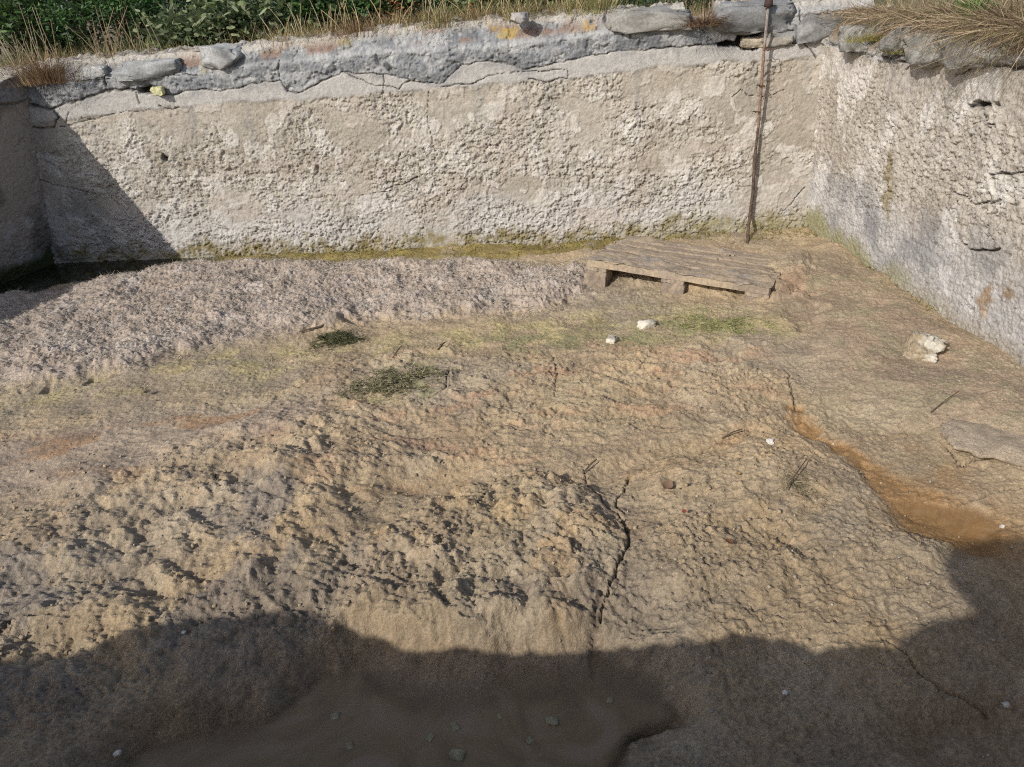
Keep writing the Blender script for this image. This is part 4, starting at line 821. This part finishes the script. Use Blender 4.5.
shrub(bg(600, 6.4), .35, .3, .55, 2200, [(.10, .17, .05), (.15, .22, .07), (.06, .1, .03)], 'small fresh green shrub at the left end of the long stone block', .045, .02, seed=12)
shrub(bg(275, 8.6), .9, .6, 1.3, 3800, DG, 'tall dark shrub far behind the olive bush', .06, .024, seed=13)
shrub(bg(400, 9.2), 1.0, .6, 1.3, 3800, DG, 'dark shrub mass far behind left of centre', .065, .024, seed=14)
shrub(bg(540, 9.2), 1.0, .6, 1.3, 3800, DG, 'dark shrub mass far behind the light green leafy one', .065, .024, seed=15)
shrub(bg(385, 6.2), .16, .15, .42, 700, [(.22, .06, .03), (.30, .12, .05), (.16, .12, .04)], 'red leaved weed standing behind the crest left of centre', .035, .012, seed=16, name='red_weed')
shrub(bg(475, 6.1), .12, .15, .38, 450, [(.28, .08, .04), (.30, .14, .06)], 'slim red leaved weed further right behind the crest', .03, .010, seed=17, name='red_weed')
shrub(bg(680, 7.5), .8, .6, .7, 2600, DG, 'dark low shrub behind the notch of brown dead grass', .05, .02, seed=18)
shrub(bg(-60, 7.6), .9, .6, 1.3, 3500, DG, 'dark shrub just past the left corner of the basin', .06, .022, seed=19)
# grass on the ground behind the walls
def sward():
    n = 9000; u = RNG.uniform(-.6, LB+.6, n); b = RNG.exponential(.7, n)+.25; P = BL[None]+db*u[:, None]-nB*b[:, None]*1.0; P[:, 2] = 1.10+.012*b
    n2 = 5000; u2 = RNG.uniform(-.1, LR+1.5, n2); b2 = RNG.exponential(.5, n2)+.22; P2 = BR[None]+dR*u2[:, None]-nR*b2[:, None]; P2[:, 2] = 1.12
    P = np.concatenate([P, P2]); n = len(P); T = RNG.normal(size=(n, 3))*.35; T[:, 2] = 1; Nn = rdir(n)
    o = strips('grass', P, T, Nn, RNG.uniform(.08, .28, n), RNG.uniform(.003, .006, n), pick(STRAW+BROWN[:2]+[(.10, .14, .05), (.07, .10, .03)], n), M_dry, seg=4, droop=RNG.uniform(-.3, .4, n))
    tag(tag(o, kind='stuff'), 'dry and green grass covering the ground behind the walls', 'grass')
sward()

# ================================================================== NEAR RIM (behind the viewer; unseen blocks added here shape the foreground shade)
def shadow_slab(name, loc, s, seed, label, group=None, rz=0):
    V0, Fc = ICO[4]; V = np.sign(V0)*np.minimum(np.abs(V0)*1.6, 1)*np.array(s)/2; V = V+.012*np.stack([fbm(V[:, 1]+seed, V[:, 2], 4, 3, seed), fbm(V[:, 0], V[:, 2], 4, 3, seed+1), fbm(V[:, 0], V[:, 1], 4, 3, seed+2)], -1)
    o = mesh_np(name, V, Fc, M_rock, np.broadcast_to(c3(.32, .30, .27), (len(V), 3))); o.location = loc; o.rotation_euler = (0, 0, rz); tag(o, label, 'stone', group)
def caster(px, py, y): g = G(px, py); k = (g[1]-y)/SUN[1]; return g[0]-SUN[0]*k, k       # x, z of what shades that point
x0, z0 = caster(953, 541, -.45); _, z1 = caster(953, 566, -.45); x1, _ = caster(984, 590, -.45); x2, z2 = caster(914, 613, -.45)  # unseen blocks added to cast the stepped, person-like shadow at right
print('pillar', x0, z0, z1, x1, x2, z2)
shadow_slab('shadow_pillar', (x1+.32, -.56, (z0+1.1)/2-.03), (.64, .22, z0-1.1), 501, 'unseen tall block added behind the viewer to cast the stepped shadow')
shadow_slab('shadow_pillar_cap', (x0+.38, -.57, (z0+z1)/2), (.76, .24, z0-z1), 503, 'unseen flat slab added on the tall block to shape its shadow')
shadow_slab('shadow_block', (x2+.25, -.56, (z2+1.1)/2), (.50, .22, z2-1.1), 502, 'unseen low block added beside the tall one to cast the lower shadow step')
for i in range(9):
    x = -4.4+i*.9+random.uniform(-.1, .1)
    if -.9 < x: continue
    tuft((x, -.06, 1.08), 260, .12, .9, STRAW+BROWN[:2], 'dry grass tuft growing on the near rim behind the viewer', base=.12, group='grass tufts on the near rim')

# ================================================================== LIGHT
sd = SUN/np.linalg.norm(SUN); elev = math.asin(-sd[2]); az = math.atan2(-sd[0], -sd[1])   # sun is at -sd
su = bpy.data.lights.new('sun', 'SUN'); su.energy = 4.0; su.angle = radians(.53); su.color = (1, .965, .905)
so = bpy.data.objects.new('sun', su); C.objects.link(so); so.rotation_euler = Vector(sd.tolist()).to_track_quat('-Z', 'Y').to_euler(); so.location = (-3, -3, 5)
w = bpy.data.worlds.new('World'); S.world = w; w.use_nodes = True; N = w.node_tree.nodes; L = w.node_tree.links
sky = N.new('ShaderNodeTexSky'); sky.sky_type = 'NISHITA'; sky.sun_disc = False; sky.sun_elevation = elev; sky.sun_rotation = az; sky.air_density = .85; sky.dust_density = 2; sky.ozone_density = .8
b = N['Background']; b.inputs['Strength'].default_value = .15; L.new(sky.outputs[0], b.inputs['Color'])
S.view_settings.view_transform = 'Standard'; S.view_settings.look = 'None'; S.view_settings.exposure = 0; S.view_settings.gamma = 1
S.cycles.use_denoising = False; S.cycles.denoising_prefilter = 'ACCURATE'; S.cycles.pixel_filter_type = 'BLACKMAN_HARRIS'; S.cycles.filter_width = 1.15
S.cycles.max_bounces = 5; S.cycles.transparent_max_bounces = 12
